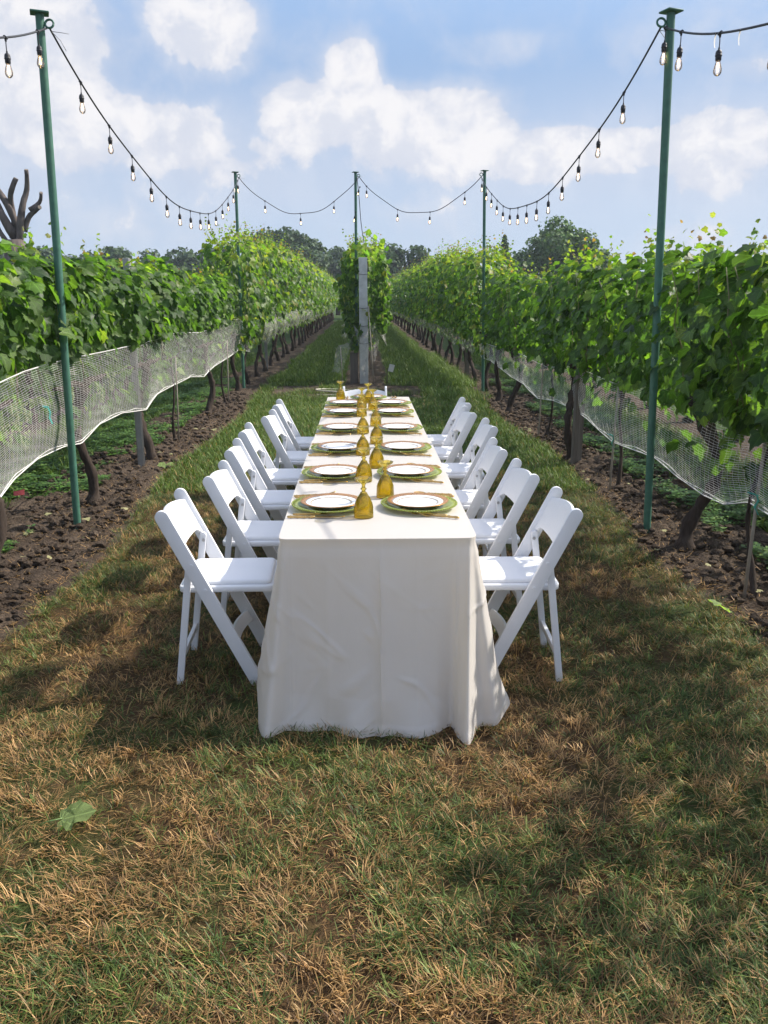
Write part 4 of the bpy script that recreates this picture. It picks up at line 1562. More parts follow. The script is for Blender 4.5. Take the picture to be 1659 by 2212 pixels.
# loose end hanging down the centre pole
root = thing('string_lights', 'loose bulb string hanging down the centre pole', 'string lights', (0, 0, 0), 0, 'strings of bulbs between the poles')
mb = MB()
b0 = A_MM + Vector((-.03, -.05, 0))
pts = [b0, b0 + Vector((.04, -.01, -.4)), b0 + Vector((.07, 0, -.8)), b0 + Vector((.13, .02, -1.2)), b0 + Vector((.19, .03, -1.55)), b0 + Vector((.17, .03, -1.75))]
mb.tube(catmull([tuple(p_) for p_ in pts], 6), .0065, 6)
link('cable', mb.mesh('cable', M['cable'], True), root)
for p_, tl_ in ((b0 + Vector((.05, -.03, -.18)), .9), (b0 + Vector((-.03, -.03, -.62)), .6), (b0 + Vector((.0, -.03, -1.1)), .1)):
    lamp(root, p_, .3, tl_)

# ------------------------------------------------------------------ trees beyond the vineyard
def crown_mesh(lobes, nleaf, size, pal, seed):
    rg = np.random.default_rng(seed)
    P, Nn = [], []
    vol = np.array([a[3] * a[4] * a[5] for a in lobes]) ** 0.67
    for (x, y, z, rx, ry, rz), w in zip(lobes, vol / vol.sum()):
        m_ = max(20, int(nleaf * w))
        d = rg.normal(0, 1, (m_, 3))
        d /= np.linalg.norm(d, axis=1, keepdims=True)
        rad = 0.5 + 0.6 * rg.random((m_, 1)) ** 0.8
        bump = 1 + 0.35 * (fbm(d[:, :1] * 3 + x, d[:, 2:] * 3 + y, seed, 3) - .5)
        P.append(np.array([x, y, z]) + d * rad * bump * np.array([rx, ry, rz]))
        Nn.append(d)
    P, Nn = np.concatenate(P), np.concatenate(Nn)
    m_ = len(P)
    nrm = Nn + rg.normal(0, .7, (m_, 3)) + np.array([0, 0, .4])
    tip = rg.normal(0, 1, (m_, 3)) - np.array([0, 0, .4])
    Rm = orient(nrm, tip)
    S = size * (.6 + .8 * rg.random(m_))
    C = pal[rg.integers(0, len(pal), m_)] * (.65 + .7 * rg.random((m_, 1)))
    T = np.array([(-.5, 0, 0), (.0, -.45, .08), (.55, .05, 0), (.05, .5, .1)])
    V = (P[:, None] + S[:, None, None] * np.einsum('nij,vj->nvi', Rm, T)).reshape(-1, 3)
    F = np.arange(m_ * 4).reshape(-1, 4)
    return np_mesh('crown', V, F, M['treeleaf'], np.repeat(C, 4, 0), smooth=False)


PAL_D = np.array([(0.062, 0.105, 0.050), (0.078, 0.13, 0.056), (0.054, 0.094, 0.050), (0.094, 0.15, 0.06)])
PAL_M = np.array([(0.085, 0.155, 0.050), (0.11, 0.19, 0.055), (0.065, 0.125, 0.045), (0.13, 0.21, 0.06)])


def tree(x, y, h, w, label, pal, seed, nleaf=5000, leaf=.3, lobes=7, conic=False, group='trees standing beyond the vineyard'):
    rs = random.Random(seed)
    h *= .88
    t_ = thing('tree', label, 'tree', (x, y, 0), 0, group)
    L = []
    mb = MB()
    mb.tube([(0, 0, -.1), (rs.uniform(-.1, .1), 0, h * .3), (rs.uniform(-.2, .2), 0, h * .55), (0, 0, h * .85)], [h * .035, h * .027, h * .017, h * .006], 8, True, .1, rs)
    for k in range(lobes):
        if conic:
            f = (k + .5) / lobes
            a = rs.uniform(0, 6.28)
            r = w * .5 * (1 - f) * .8
            L.append((r * .45 * math.cos(a), r * .45 * math.sin(a), h * (.15 + .8 * f), r * .75 + .15, r * .75 + .15, h * .1 + .1))
        else:
            a = k * 2.4 + rs.uniform(-.4, .4)
            f = rs.uniform(.30, .86)
            r = w * .36 * rs.uniform(.35, 1.1) * (1.15 - .5 * abs(f - .55))
            cx, cy, cz = r * math.cos(a), r * math.sin(a), h * f
            s_ = w * rs.uniform(.11, .19)
            L.append((cx, cy, cz, s_ * 1.15, s_ * 1.15, min(s_ * .95, h - cz)))
            mb.tube([(0, 0, h * f * .55), (cx * .5, cy * .5, h * f * .8), (cx, cy, cz)], [h * .013, h * .009, h * .004], 6, True, .1, rs)
    if not conic:
        L.append((0, 0, h * .86, w * .2, w * .2, h * .14))
        L.append((0, 0, h * .5, w * .3, w * .3, h * .22))
    link('trunk', mb.mesh('trunk', M['treebark'], True), t_)
    link('crown', crown_mesh(L, nleaf, leaf, pal, seed), t_)
    return t_


def at(px, Y):
    """x of a display column (1659 wide) at distance Y"""
    return -.057 + (px - 781.0) / 1789.0 * (Y * .968 + .3)


tree(at(1195, 55), 55, 7.6, 5.0, 'large leafy green tree rising behind the right vine row', PAL_M, 5, 12000, .21, 22)
tree(at(1268, 56), 56, 5.9, 3.2, 'rounded smaller tree joined to the right of the large green tree', PAL_M, 6, 5500, .21, 13)
tree(at(1085, 52), 52, 5.9, 2.2, 'dark narrow conifer left of the large green tree', PAL_D, 8, 3200, .2, 9, True)
tree(at(625, 75), 75, 8.5, 7.2, 'dark spreading tree behind the tall left vines', PAL_D, 15, 8000, .36, 17)
tree(at(555, 80), 80, 7.5, 5.5, 'dark tree peeping above the left vines next to the far left pole', PAL_D, 16, 5000, .36, 13)
tree(at(730, 85), 85, 7.3, 5.4, 'dark round tree just left of the centre pole', PAL_D, 17, 5000, .36, 13)
tree(at(840, 70), 70, 6.7, 6.0, 'dark tree behind the middle row, right of the concrete post', PAL_D, 18, 6000, .34, 15)
tree(at(465, 80), 80, 6.9, 7.0, 'dark tree at the right end of the left tree line', PAL_D, 19, 5000, .36, 14)
tree(at(400, 82), 82, 7.0, 7.5, 'dark bushy tree in the middle of the left tree line', PAL_D, 20, 5600, .36, 16)
tree(at(265, 78), 78, 6.9, 6.6, 'dark tree with a knobbly top behind the left vines', PAL_D, 21, 5000, .36, 14)
tree(at(195, 84), 84, 6.3, 7.5, 'low dark tree right of the near left pole above the vines', PAL_D, 22, 5000, .36, 14)
tree(at(105, 80), 80, 7.0, 7.0, 'dark tree behind the trunk of the cut-back tree', PAL_D, 23, 5000, .36, 14)
tree(at(10, 80), 80, 6.8, 8.0, 'dark tree at the left picture edge behind the vines', PAL_D, 24, 5000, .36, 14)
tree(at(-90, 84), 84, 7.6, 6.4, 'dark tree beyond the left picture edge in the tree line', PAL_D, 25, 2600, .5, 6)
tree(at(925, 110), 110, 7.4, 6, 'faint low tree at the horizon right of the middle row', PAL_D, 27, 2600, .5, 6)

tree(at(330, 88), 88, 6.2, 8.0, 'low dark tree filling the gap in the left tree line', PAL_D, 28, 4600, .4, 14)

# the pollarded dead tree at the left
t_ = thing('dead_tree', 'bare cut-back tree with stubby grey limbs rising behind the left row', 'tree', (-8.35, 22, 0))
mb = MB()
rs = random.Random(4)
mb.tube([(-.3, 0, -.1), (-.32, 0, 1.2), (-.36, 0, 2.3), (-.39, 0, 3.05)], [.40, .34, .32, .24], 14, True, .06, rs)
link('trunk', mb.mesh('trunk', M['treebark'], True), t_)
S22 = 22 * .968 + .3
def dx(px): return -.057 + (px - 781) / 1789 * S22 + 8.35
def dz(py): return 1.64 + (644 - py) / 1789 * S22 * 1.01
limbs = [([(62, 520), (45, 480), (18, 430), (-2, 412), (-14, 398)], (.105, .07)), ([(70, 505), (56, 460), (34, 425), (20, 395), (12, 398)], (.09, .06)),
         ([(60, 525), (62, 490), (62, 455), (70, 435), (83, 412)], (.075, .06)), ([(66, 560), (80, 500), (88, 460), (98, 430), (106, 396)], (.105, .05)),
         ([(84, 512), (95, 485), (108, 472), (125, 466)], (.07, .05)), ([(52, 540), (38, 515), (28, 500), (12, 483)], (.065, .04)),
         ([(100, 470), (118, 455), (128, 438)], (.055, .04))]
for pts, (r0, r1) in limbs:
    mb = MB()
    pp = catmull([(dx(a), rs.uniform(-.15, .15), dz(b_)) for a, b_ in pts], 3)
    n_ = len(pp)
    mb.tube(pp, [r0 + (r1 - r0) * k / (n_ - 1) for k in range(n_)], 10, True, .09, rs)
    limb = link('limb', mb.mesh('limb', M['treebark'], True), t_)
    e_, d_ = Vector(pp[-1]), (Vector(pp[-1]) - Vector(pp[-2])).normalized()
    c_ = MB()
    c_.tube([e_ - d_ * .002, e_ + d_ * .012], r1 * .93, 10)
    link('cut_end', c_.mesh('cut_end', M['cutwood'], False), limb)

# ------------------------------------------------------------------ folding tables and cloths
for k, (y0, y1, lab) in enumerate(((3.06, 5.38, 'folding table hidden under the front cream cloth'), (5.40, 7.72, 'folding table hidden under the rear cream cloth'))):
    pass


TOPZ = .752


def cloth(label, top, bot, inner_y, nper, nt, zoff=0.0, seed=0, wr=1.0):
    """top/bot: matching control points (x, y[, hem z]) round the open side; the flat top is filled by a grid"""
    a_ = np.array(catmull(top, nper))
    b_ = np.array(catmull(bot, nper))
    n_ = len(a_)
    tt = np.concatenate([[0, .012, .03, .06], np.linspace(.09, 1, nt - 4)])
    V = []
    s_ = np.concatenate([[0], np.cumsum(np.linalg.norm(np.diff(a_[:, :2], axis=0), axis=1) * .5 + np.linalg.norm(np.diff(b_[:, :2], axis=0), axis=1) * .5)])
    outd = b_[:, :2] - a_[:, :2]
    outd /= np.maximum(np.linalg.norm(outd, axis=1, keepdims=True), 1e-6)
    rows = []
    for t_ in tt:
        f = t_ ** 1.15
        xy = a_[:, :2] * (1 - f) + b_[:, :2] * f
        roll = .010 * math.sin(min(1, t_ / .03) * math.pi / 2)
        z = TOPZ + zoff - (TOPZ + zoff - b_[:, 2]) * t_
        w3 = fbm(s_ * 2.1, np.full_like(s_, t_ * 1.3), 360 + seed, 3) - .5
        cr = 0
        for q, (ca, sa_, fq) in enumerate(((.8, .6, 5.0), (.75, -.66, 6.5), (.3, .95, 4.0))):
            uu, vv = (s_ * ca + t_ * sa_) * fq, (-s_ * sa_ + t_ * ca) * fq * .35
            nn_ = fbm(uu + 7.7 * q, vv + 3.3, 300 + seed + 9 * q, 3, .5)
            gate = np.clip((fbm(s_ * 3 + q * 5, np.full_like(s_, t_ * 2.5), 390 + seed + q, 2) - .45) * 6, 0, 1)
            cr = cr + np.clip(1 - np.abs(nn_ - .5) * 16, 0, 1) * gate
        hem = .0025 * (t_ > .955)
        disp = hem + (cr * .0055 + w3 * .034) * wr * min(1, t_ * 3)
        lowb = np.clip((t_ - .82) / .18, 0, 1) * .02 * np.sin(s_ * 19 + 2 * np.sin(s_ * 7))
        xm = a_[:, 0] * (1 - t_) + b_[:, 0] * t_
        front = np.exp(-((a_[:, 1] - 3.03) / .02) ** 2)
        fold = sum(h_ * np.exp(-np.abs(xm - x0) / w_) for x0, h_, w_ in ((.006, .014, .014), (.30, .014, .018), (-.195, .006, .02), (-.335, .008, .03), (.15, .004, .012)))
        step_ = .006 * (xm > .006)
        tuck = -.007 * math.exp(-((t_ - .04) / .022) ** 2)
        xy = xy + outd * (disp + lowb + tuck + (fold + step_) * front * min(1, t_ * 4))[:, None]
        rows.append(np.column_stack([xy, z]))
    V = np.concatenate(rows)
    m_ = len(tt)
    i_ = np.arange(n_ - 1)[None, :] + n_ * np.arange(m_ - 1)[:, None]
    F = np.stack([i_, i_ + n_, i_ + n_ + 1, i_ + 1], -1).reshape(-1, 4)
    me_ = bpy.data.meshes.new('tablecloth')
    fl = [tuple(int(q) for q in f) for f in F]
    # flat top: the ring of top points becomes one polygon strip, left to right pairs
    half = n_ // 2
    for k in range(half):
        aa, bb, cc, dd = k, k + 1, n_ - 2 - k, n_ - 1 - k
        if bb < cc:
            fl.append((aa, bb, cc, dd))
        elif bb == cc:
            fl.append((aa, bb, dd))
    V[:n_, 2] += .0
    me_.from_pydata([tuple(float(q) for q in v) for v in V], [], fl)
    bm = bmesh.new()
    bm.from_mesh(me_)
    bmesh.ops.recalc_face_normals(bm, faces=bm.faces)
    bm.to_mesh(me_)
    bm.free()
    me_.polygons.foreach_set('use_smooth', [True] * len(me_.polygons))
    me_.materials.append(M['cloth'])
    try:
        me_.set_sharp_from_angle(angle=R(62))
    except Exception:
        pass
    o = link('tablecloth', me_)
    return tag(o, label, 'tablecloth', 'cream cloths covering the long table')


h0 = .012
lft_t = [(-.382, 5.30), (-.382, 4.8), (-.382, 4.3), (-.382, 3.8), (-.382, 3.4), (-.382, 3.15), (-.380, 3.065)]
lft_b = [(-.47, 5.30, .02), (-.455, 4.8, .015), (-.475, 4.3, .015), (-.46, 3.8, .012), (-.485, 3.42, .015), (-.515, 3.18, .06), (-.500, 3.02, .05)]
cor_t = [(-.372, 3.042), (-.355, 3.034), (-.325, 3.032)]
cor_b = [(-.475, 2.91, .012), (-.430, 2.855, h0), (-.345, 2.935, .010)]
frt_t = [(-.24, 3.031), (-.13, 3.03), (-.03, 3.03), (.01, 3.03), (.12, 3.03), (.22, 3.03), (.30, 3.031)]
frt_b = [(-.25, 2.925, .008), (-.14, 2.89, .006), (-.03, 2.875, .006), (.02, 2.862, .006), (.14, 2.872, .008), (.22, 2.90, .010), (.285, 2.945, .012)]
cr2_t = [(.335, 3.033), (.352, 3.034), (.365, 3.042), (.375, 3.056), (.381, 3.085)]
cr2_b = [(.305, 2.86, .008), (.335, 2.785, h0), (.395, 2.905, .012), (.475, 2.905, .02), (.525, 3.02, .04)]
rgt_t = [(.382, 3.2), (.382, 3.5), (.382, 3.9), (.382, 4.3), (.382, 4.8), (.382, 5.30)]
rgt_b = [(.515, 3.14, .05), (.475, 3.5, .015), (.46, 3.9, .015), (.475, 4.3, .015), (.455, 4.8, .015), (.47, 5.30, .02)]
TP = [(x_, y_, 0) for x_, y_ in lft_t + cor_t + frt_t + cr2_t + rgt_t]
BP = lft_b + cor_b + frt_b + cr2_b + rgt_b
cloth('front cream tablecloth draped to the grass with its creased end toward the camera', TP, BP, 5.3, 14, 96, 0.0, 0, 1.0)
rt = [(-.376, 5.27), (-.376, 5.8), (-.376, 6.4), (-.376, 7.0), (-.376, 7.5), (-.376, 7.70), (-.36, 7.74), (-.2, 7.745), (0, 7.745), (.2, 7.745), (.36, 7.74), (.376, 7.70), (.376, 7.5), (.376, 7.0), (.376, 6.4), (.376, 5.8), (.376, 5.27)]
rb = [(-.46, 5.27, .02), (-.45, 5.8, .015), (-.47, 6.4, .015), (-.45, 7.0, .015), (-.48, 7.5, .02), (-.49, 7.75, .03), (-.45, 7.9, .015), (-.2, 7.88, .01), (0, 7.89, .01), (.2, 7.88, .01), (.45, 7.9, .015), (.49, 7.75, .03), (.48, 7.5, .02), (.45, 7.0, .015), (.47, 6.4, .015), (.45, 5.8, .015), (.46, 5.27, .02)]
cloth('rear cream tablecloth covering the far half of the long table', [(x_, y_, 0) for x_, y_ in rt], rb, 5.3, 8, 26, -.0035, 50, .7)

# ------------------------------------------------------------------ folding chairs
def rail_x(z): return .17 - .385 * z / .79


def make_chair():
    root = thing('folding_chair', 'x', 'chair', (0, 0, 0), 0, 'white folding chairs round the long table')
    d = Vector((-.385, 0, .79)).normalized()
    nrm = Vector((d.z, 0, -d.x))
    hw = .029
    foot = Vector((.17, 0, 0))
    Lr = math.hypot(.385, .79)
    poly = []
    # foot is cut level with the ground
    poly.append(foot + nrm * hw + d * (-.0 + (-(nrm * hw).z) / d.z))
    top = foot + d * (Lr - hw)
    for a in np.linspace(0, math.pi, 9):
        poly.append(top + nrm * (hw * math.cos(a)) + d * (hw * math.sin(a)))
    poly.append(foot - nrm * hw + d * ((nrm * hw).z / d.z))
    for s in (-1, 1):
        mb = MB()
        mb.prism([(p_.x, p_.z) for p_ in poly], s * .208 - .0105, s * .208 + .0105)
        r_ = link('side_rail', mb.mesh('side_rail', M['white'], False, .004, 2), root)
        for z in (.445, .555):
            b_ = MB()
            yy = s * .2185
            b_.tube([(rail_x(z) + .006, yy - s * .001, z), (rail_x(z) + .006, yy + s * .0035, z)], .0075, 10)
            link('bolt', b_.mesh('bolt', M['white'] if z < .5 else M['white'], False, 0), r_)
    # curved back slat with a scooped lower edge
    mb = MB()
    nu, nv = 21, 7
    vs = []
    for side in (0, 1):
        for i_ in range(nu):
            u = -1 + 2 * i_ / (nu - 1)
            bow = -.026 * (1 - u * u)
            zt = .742 + .030 * (1 - u ** 2)
            e = max(0, (abs(u) - .74) / .26)
            zb = .612 - .055 * e ** 2.2
            for j in range(nv):
                z = zb + (zt - zb) * j / (nv - 1)
                off = bow + (.0075 if side else -.0075)
                vs.append((rail_x(z) + .004 + off * d.z, u * .1985, z + off * .35))
    fs = []
    q = nu * nv
    for i_ in range(nu - 1):
        for j in range(nv - 1):
            k = i_ * nv + j
            fs.append((k, k + nv, k + nv + 1, k + 1))
            fs.append((q + k, q + k + 1, q + k + nv + 1, q + k + nv))
        k = i_ * nv
        fs.append((k, q + k, q + k + nv, k + nv))
        k = i_ * nv + nv - 1
        fs.append((k, k + nv, q + k + nv, q + k))
    mb.add(vs, fs)
    link('back_slat', mb.mesh('back_slat', M['white'], False, .003, 2), root)
    # rear legs pivot on the rails and lean back
    for s in (-1, 1):
        mb = MB()
        a_, b_ = Vector((-.105, 0, .575)), Vector((-.178, 0, 0))
        dd = (a_ - b_).normalized()
        nn = Vector((dd.z, 0, -dd.x))
        pl = [b_ + nn * .015, ]
        for a in np.linspace(0, math.pi, 7):
            pl.append(a_ + nn * (.015 * math.cos(a)) + dd * (.015 * math.sin(a)))
        pl.append(b_ - nn * .015)
        mb.prism([(p_.x, max(p_.z, 0)) for p_ in pl], s * .184 - .0095, s * .184 + .0095)
        l_ = link('rear_leg', mb.mesh('rear_leg', M['white'], False, .0035, 2), root)
        c_ = MB()
        c_.tube([(-.103, s * .1735, .553), (-.103, s * .1705, .553)], .0075, 10)
        link('bolt', c_.mesh('bolt', M['bolt']), l_)
    mb = MB()
    mb.box((-.0085, -.1735, -.019), (.0085, .1735, .019), Matrix.Translation((-.163, 0, .125)) @ Matrix.Rotation(.127, 4, 'Y'))
    link('rear_stretcher', mb.mesh('rear_stretcher', M['white'], False, .003, 2), root)
    # front stretcher, bowed
    mb = MB()
    vs = []
    n_ = 15
    for i_ in range(n_):
        u = -1 + 2 * i_ / (n_ - 1)
        bow = -.035 * (1 - u * u)
        for (ox, oz) in ((-.008, -.026), (.008, -.022), (.008, .030), (-.008, .026)):
            z = .165 + oz
            vs.append((rail_x(z) + bow + ox, u * .1975, z))
    fs = [(0, 1, 2, 3), tuple((n_ - 1) * 4 + k for k in (3, 2, 1, 0))]
    for i_ in range(n_ - 1):
        for k in range(4):
            fs.append((i_ * 4 + k, (i_ + 1) * 4 + k, (i_ + 1) * 4 + (k + 1) % 4, i_ * 4 + (k + 1) % 4))
    mb.add(vs, fs)
    link('front_stretcher', mb.mesh('front_stretcher', M['white'], False, .003, 2), root)
    # seat frame and pad

    def rr_poly(x0, x1, hy, r, n=6):
        out = []
        for cx, cy, a0 in ((x1 - r, hy - r, 0), (x0 + r, hy - r, 90), (x0 + r, -hy + r, 180), (x1 - r, -hy + r, 270)):
            for k in range(n + 1):
                a = R(a0 + 90 * k / n)
                out.append((cx + r * math.cos(a), cy + r * math.sin(a)))
        return out

    def slab(levels, x0, x1, hy, r):
        m_ = MB()
        vs, n = [], None
        for ins, z in levels:
            pl = rr_poly(x0 + ins, x1 - ins, hy - ins, max(.004, r - ins))
            n = len(pl)
            vs += [(a, b_, z - .025 * (a + .15) * .15) for a, b_ in pl]
        fs = [tuple(reversed(range(n))), tuple(range((len(levels) - 1) * n, len(levels) * n))]
        for l_ in range(len(levels) - 1):
            for k in range(n):
                fs.append((l_ * n + k, l_ * n + (k + 1) % n, (l_ + 1) * n + (k + 1) % n, (l_ + 1) * n + k))
        m_.add(vs, fs)
        return m_
    sf = slab([(.003, .424), (0, .427), (0, .447), (.003, .450)], -.158, .245, .186, .03)
    me_ = sf.mesh('seat_frame', M['white'], True)
    me_.set_sharp_from_angle(angle=R(50))
    s_ = link('seat_frame', me_, root)
    pd = slab([(.012, .449), (.008, .455), (.009, .463), (.016, .469), (.03, .472), (.09, .474)], -.150, .240, .172, .035)
    link('seat_pad', pd.mesh('seat_pad', M['vinyl'], True), root)
    return root


chair0 = make_chair()
ORD = ['nearest', 'second nearest', 'third nearest', 'fourth nearest', 'fifth nearest', 'farthest']
ch_l = [(-.69, 3.54), (-.61, 4.21), (-.632, 4.95), (-.65, 5.63), (-.57, 6.33), (-.57, 7.02)]
ch_r = [(.634, 3.53), (.587, 4.22), (.557, 4.93), (.64, 5.81), (.58, 6.50), (.625, 7.12)]
first = True
for side, lst in (('left', ch_l), ('right', ch_r)):
    for i, (x, y) in enumerate(lst):
        c_ = chair0 if first else copy_tree(chair0)
        first = False
        c_['label'] = f'white folding chair {ORD[i]} to the camera on the {side} side of the table'
        c_.location = (x, y, 0)
        c_.rotation_euler = (0, 0, (0 if side == 'left' else math.pi) + random.uniform(-.035, .035))
c_ = copy_tree(chair0)
c_['label'] = 'white folding chair at the far end of the table facing the camera'
c_.location = (-.03, 8.07, 0)
c_.rotation_euler = (0, 0, -math.pi / 2)

# ------------------------------------------------------------------ place settings
TZ = TOPZ + .0015
# charger
mb = MB()
prof = [(.0005, .004), (.09, .004), (.112, .006), (.140, .016), (.160, .0205), (.160, .0245), (.139, .0205), (.110, .0105), (.09, .0085), (.0005, .0085)]
mb.lathe(prof, 72)
CH_D = mb.mesh('dish', M['lime'], True)
mb = MB()
nb_ = 84
for k in range(nb_):
    a = 2 * math.pi * k / nb_
    c_ = Vector((.164 * math.cos(a), .164 * math.sin(a), .0225))
    r_ = .0052
    vs = [c_ + Vector(v) * r_ for v in ((1, 0, 0), (-1, 0, 0), (0, 1, 0), (0, -1, 0), (0, 0, 1), (0, 0, -1))]
    o_ = len(mb.v)
    mb.add(vs, [(0, 2, 4), (2, 1, 4), (1, 3, 4), (3, 0, 4), (2, 0, 5), (1, 2, 5), (3, 1, 5), (0, 3, 5)])
CH_B = mb.mesh('beaded_rim', M['lime'], True)
# plate
mb = MB()
pprof = [(.0005, .012), (.055, .012), (.072, .013), (.084, .018), (.10, .0235), (.1125, .0265), (.1125, .0285), (.099, .0262), (.083, .0215), (.070, .0165), (.055, .0152), (.0005, .015)]
mb.lathe([(r_, z + .0) for r_, z in pprof], 72)
mb.lathe([(.060, .012), (.060, .0085), (.066, .0085), (.068, .0125)], 48)
PL_B = mb.mesh('dish', M['china'], True)
mb = MB()
mb.lathe([(.1115, .0262), (.133, .0310), (.1338, .0322), (.133, .0334), (.1115, .0290)], 72)
PL_R = mb.mesh('gold_rim', M['goldrim'], True)
mb = MB()
for k in range(96):
    a0, a1 = 2 * math.pi * k / 96, 2 * math.pi * (k + .62) / 96
    vs = []
    for a in (a0, a1):
        for r_, z in ((.0850, .0232), (.0915, .0253)):
            vs.append((r_ * math.cos(a), r_ * math.sin(a), z + .0002))
    mb.add(vs, [(0, 1, 3, 2)])
PL_G = mb.mesh('gold_ring', M['goldring'], False)

# goblet standing upside down: origin at the tabletop
def goblet_mod(a, i, z):
    if .008 < z < .098:
        f = (z - .008) / .09
        arch = abs(((a * 6 / (2 * math.pi)) % 1.0) - .5) * 2
        dia = abs(((a * 12 / (2 * math.pi) + f * 4.2) % 1) - .5) + abs(((a * 12 / (2 * math.pi) - f * 4.2) % 1) - .5)
        env = min(1, f * 6) * min(1, (1 - f) * 6)
        ridge = .020 * (1 if arch > .86 else 0)
        return 1 + env * (.085 * (abs(dia - .5) - .25) + ridge * 1.5)
    if z > .150:
        return 1 + .028 * math.cos(a * 14)
    return 1 + .015 * math.cos(a * 8)


gp = [(.0405, 0.0), (.0412, .003)] + [(.0412 - .0002 * k if k < 10 else .0412 - .002 - .00095 * (k - 10) - .000085 * (k - 10) ** 2, .003 + .0042 * (k + 1)) for k in range(23)]
gp = [(r_, z) for r_, z in gp]
gp += [(.0155, .1035), (.0095, .107), (.0075, .113), (.0085, .1165), (.0125, .119), (.0125, .122), (.0085, .1245), (.0068, .131), (.0075, .138), (.013, .1445), (.024, .1515), (.0325, .158), (.0355, .1625), (.0365, .1655), (.0345, .1662), (.026, .1605), (.012, .1545), (.0005, .153)]
mb = MB()
mb.lathe(gp, 72, goblet_mod)
GOB = mb.mesh('goblet', M['amber'], True)
# inner wall
mb = MB()
mb.lathe([(.0385, .001), (.0385, .03), (.0365, .05), (.031, .072), (.022, .09), (.011, .100), (.0005, .102)], 40)
GOBI = mb.mesh('inner_wall', M['amber'], True)
mb = MB()
mb.tube([(.0395 * math.cos(a), .0395 * math.sin(a), .0015) for a in np.linspace(0, 2 * math.pi, 41)], .0016, 6, False)
GOBR = mb.mesh('lip', M['amber'], True)


def bamboo(mb, x0, x1, y, z0, z1, r, nodes=4):
    pts, rad = [], []
    n = 24
    for k in range(n + 1):
        f = k / n
        ph = (f * nodes) % 1
        node = math.exp(-((ph - .5) / .07) ** 2)
        pts.append((x0 + (x1 - x0) * f, y, z0 + (z1 - z0) * f))
        rad.append(r * (1 + .32 * node) * (1 if 0 < k < n else .7))
    mb.tube(pts, rad, 8)


def flat(mb, outline, thick, zf):
    n = len(outline)
    vs = [(x, y, zf(x, y)) for x, y in outline] + [(x, y, zf(x, y) + thick) for x, y in outline]
    fs = [tuple(range(n)), tuple(reversed(range(n, 2 * n)))] + [(k, n + k, n + (k + 1) % n, (k + 1) % n) for k in range(n)]
    mb.add(vs, fs)


# cutlery along +x: handle end at x=0
mb = MB()
bamboo(mb, 0, .115, 0, .006, .0055, .0052)
KN_H = mb.mesh('handle', M['gold'], True)
mb = MB()
flat(mb, [(.113, -.005), (.125, -.0095), (.20, -.010), (.232, -.004), (.240, .004), (.225, .0055), (.125, .0055)], .0022, lambda x, y: .0045)
KN_B = mb.mesh('blade', M['gold'], False, .0006, 1)
mb = MB()
bamboo(mb, 0, .12, 0, .006, .010, .0048)
SP_H = mb.mesh('handle', M['gold'], True)
mb = MB()
vs, fs = [], []
nu, nv = 13, 7
for i_ in range(nu):
    u = i_ / (nu - 1)
    x = .116 + .062 * u
    hw = .0185 * math.sqrt(max(0, 1 - ((u - .55) / (.45 if u > .55 else .56)) ** 2)) + .0028 * (1 - u)
    for j in range(nv):
        v = -1 + 2 * j / (nv - 1)
        dep = -.0085 * (1 - v * v) * math.sin(math.pi * min(1, max(0, u)) ** .9)
        vs.append((x, v * hw, .0105 + .006 * math.sin(u * 2.2) + dep))
for i_ in range(nu - 1):
    for j in range(nv - 1):
        k = i_ * nv + j
        fs.append((k, k + nv, k + nv + 1, k + 1))
mb.add(vs, fs)
SP_B = mb.mesh('bowl', M['gold'], True)
mb = MB()
bamboo(mb, 0, .115, 0, .006, .009, .0048)
FK_H = mb.mesh('handle', M['gold'], True)
mb = MB()
def fz(x): return .0085 - .0055 * math.sin(min(1, max(0, (x - .11) / .045)) * math.pi) + max(0, (x - .150)) ** 1.3 * .75
vs = []
N_ = 8
for i_ in range(N_):
    x = .112 + .040 * i_ / (N_ - 1)
    hw = .003 + .0085 * math.sin(min(1, i_ / (N_ - 2)) * math.pi / 2)
    vs += [(x, -hw, fz(x)), (x, hw, fz(x)), (x, hw, fz(x) + .0018), (x, -hw, fz(x) + .0018)]
fs = [(0, 3, 2, 1), tuple((N_ - 1) * 4 + k for k in range(4))]
for i_ in range(N_ - 1):
    for k in range(4):
        fs.append((i_ * 4 + k, i_ * 4 + (k + 1) % 4, (i_ + 1) * 4 + (k + 1) % 4, (i_ + 1) * 4 + k))
mb.add(vs, fs)
for q in range(4):
    yy = -.0098 + .00653 * q
    mb.tube([(x, yy * (1 - .06 * k), fz(x) + .0009) for k, x in enumerate((.150, .162, .174, .186, .194))], [.0017, .0017, .0016, .0014, .0007], 6)
FK_T = mb.mesh('tines', M['gold'], True)

PROT = {}


def proto(key, name, cat, group, parts):
    PROT[key] = (name, cat, group, parts)


proto('charger', 'charger_plate', 'charger', 'lime glass charger plates', [('dish', CH_D), ('beaded_rim', CH_B)])
proto('plate', 'dinner_plate', 'plate', 'gold rimmed dinner plates', [('dish', PL_B), ('gold_rim', PL_R), ('gold_ring', PL_G)])
proto('goblet', 'goblet', 'goblet', 'amber glass goblets standing upside down', [('bowl', GOB), ('inner_wall', GOBI), ('lip', GOBR)])
proto('knife', 'table_knife', 'knife', 'gold knives', [('handle', KN_H), ('blade', KN_B)])
proto('spoon', 'table_spoon', 'spoon', 'gold spoons', [('handle', SP_H), ('bowl', SP_B)])
proto('fork', 'table_fork', 'fork', 'gold forks', [('handle', FK_H), ('tines', FK_T)])


def put(key, label, loc, rz=0.0):
    name, cat, group, parts = PROT[key]
    t_ = thing(name, label, cat, loc, rz, group)
    for n_, me_ in parts:
        link(n_, me_, t_)
    return t_


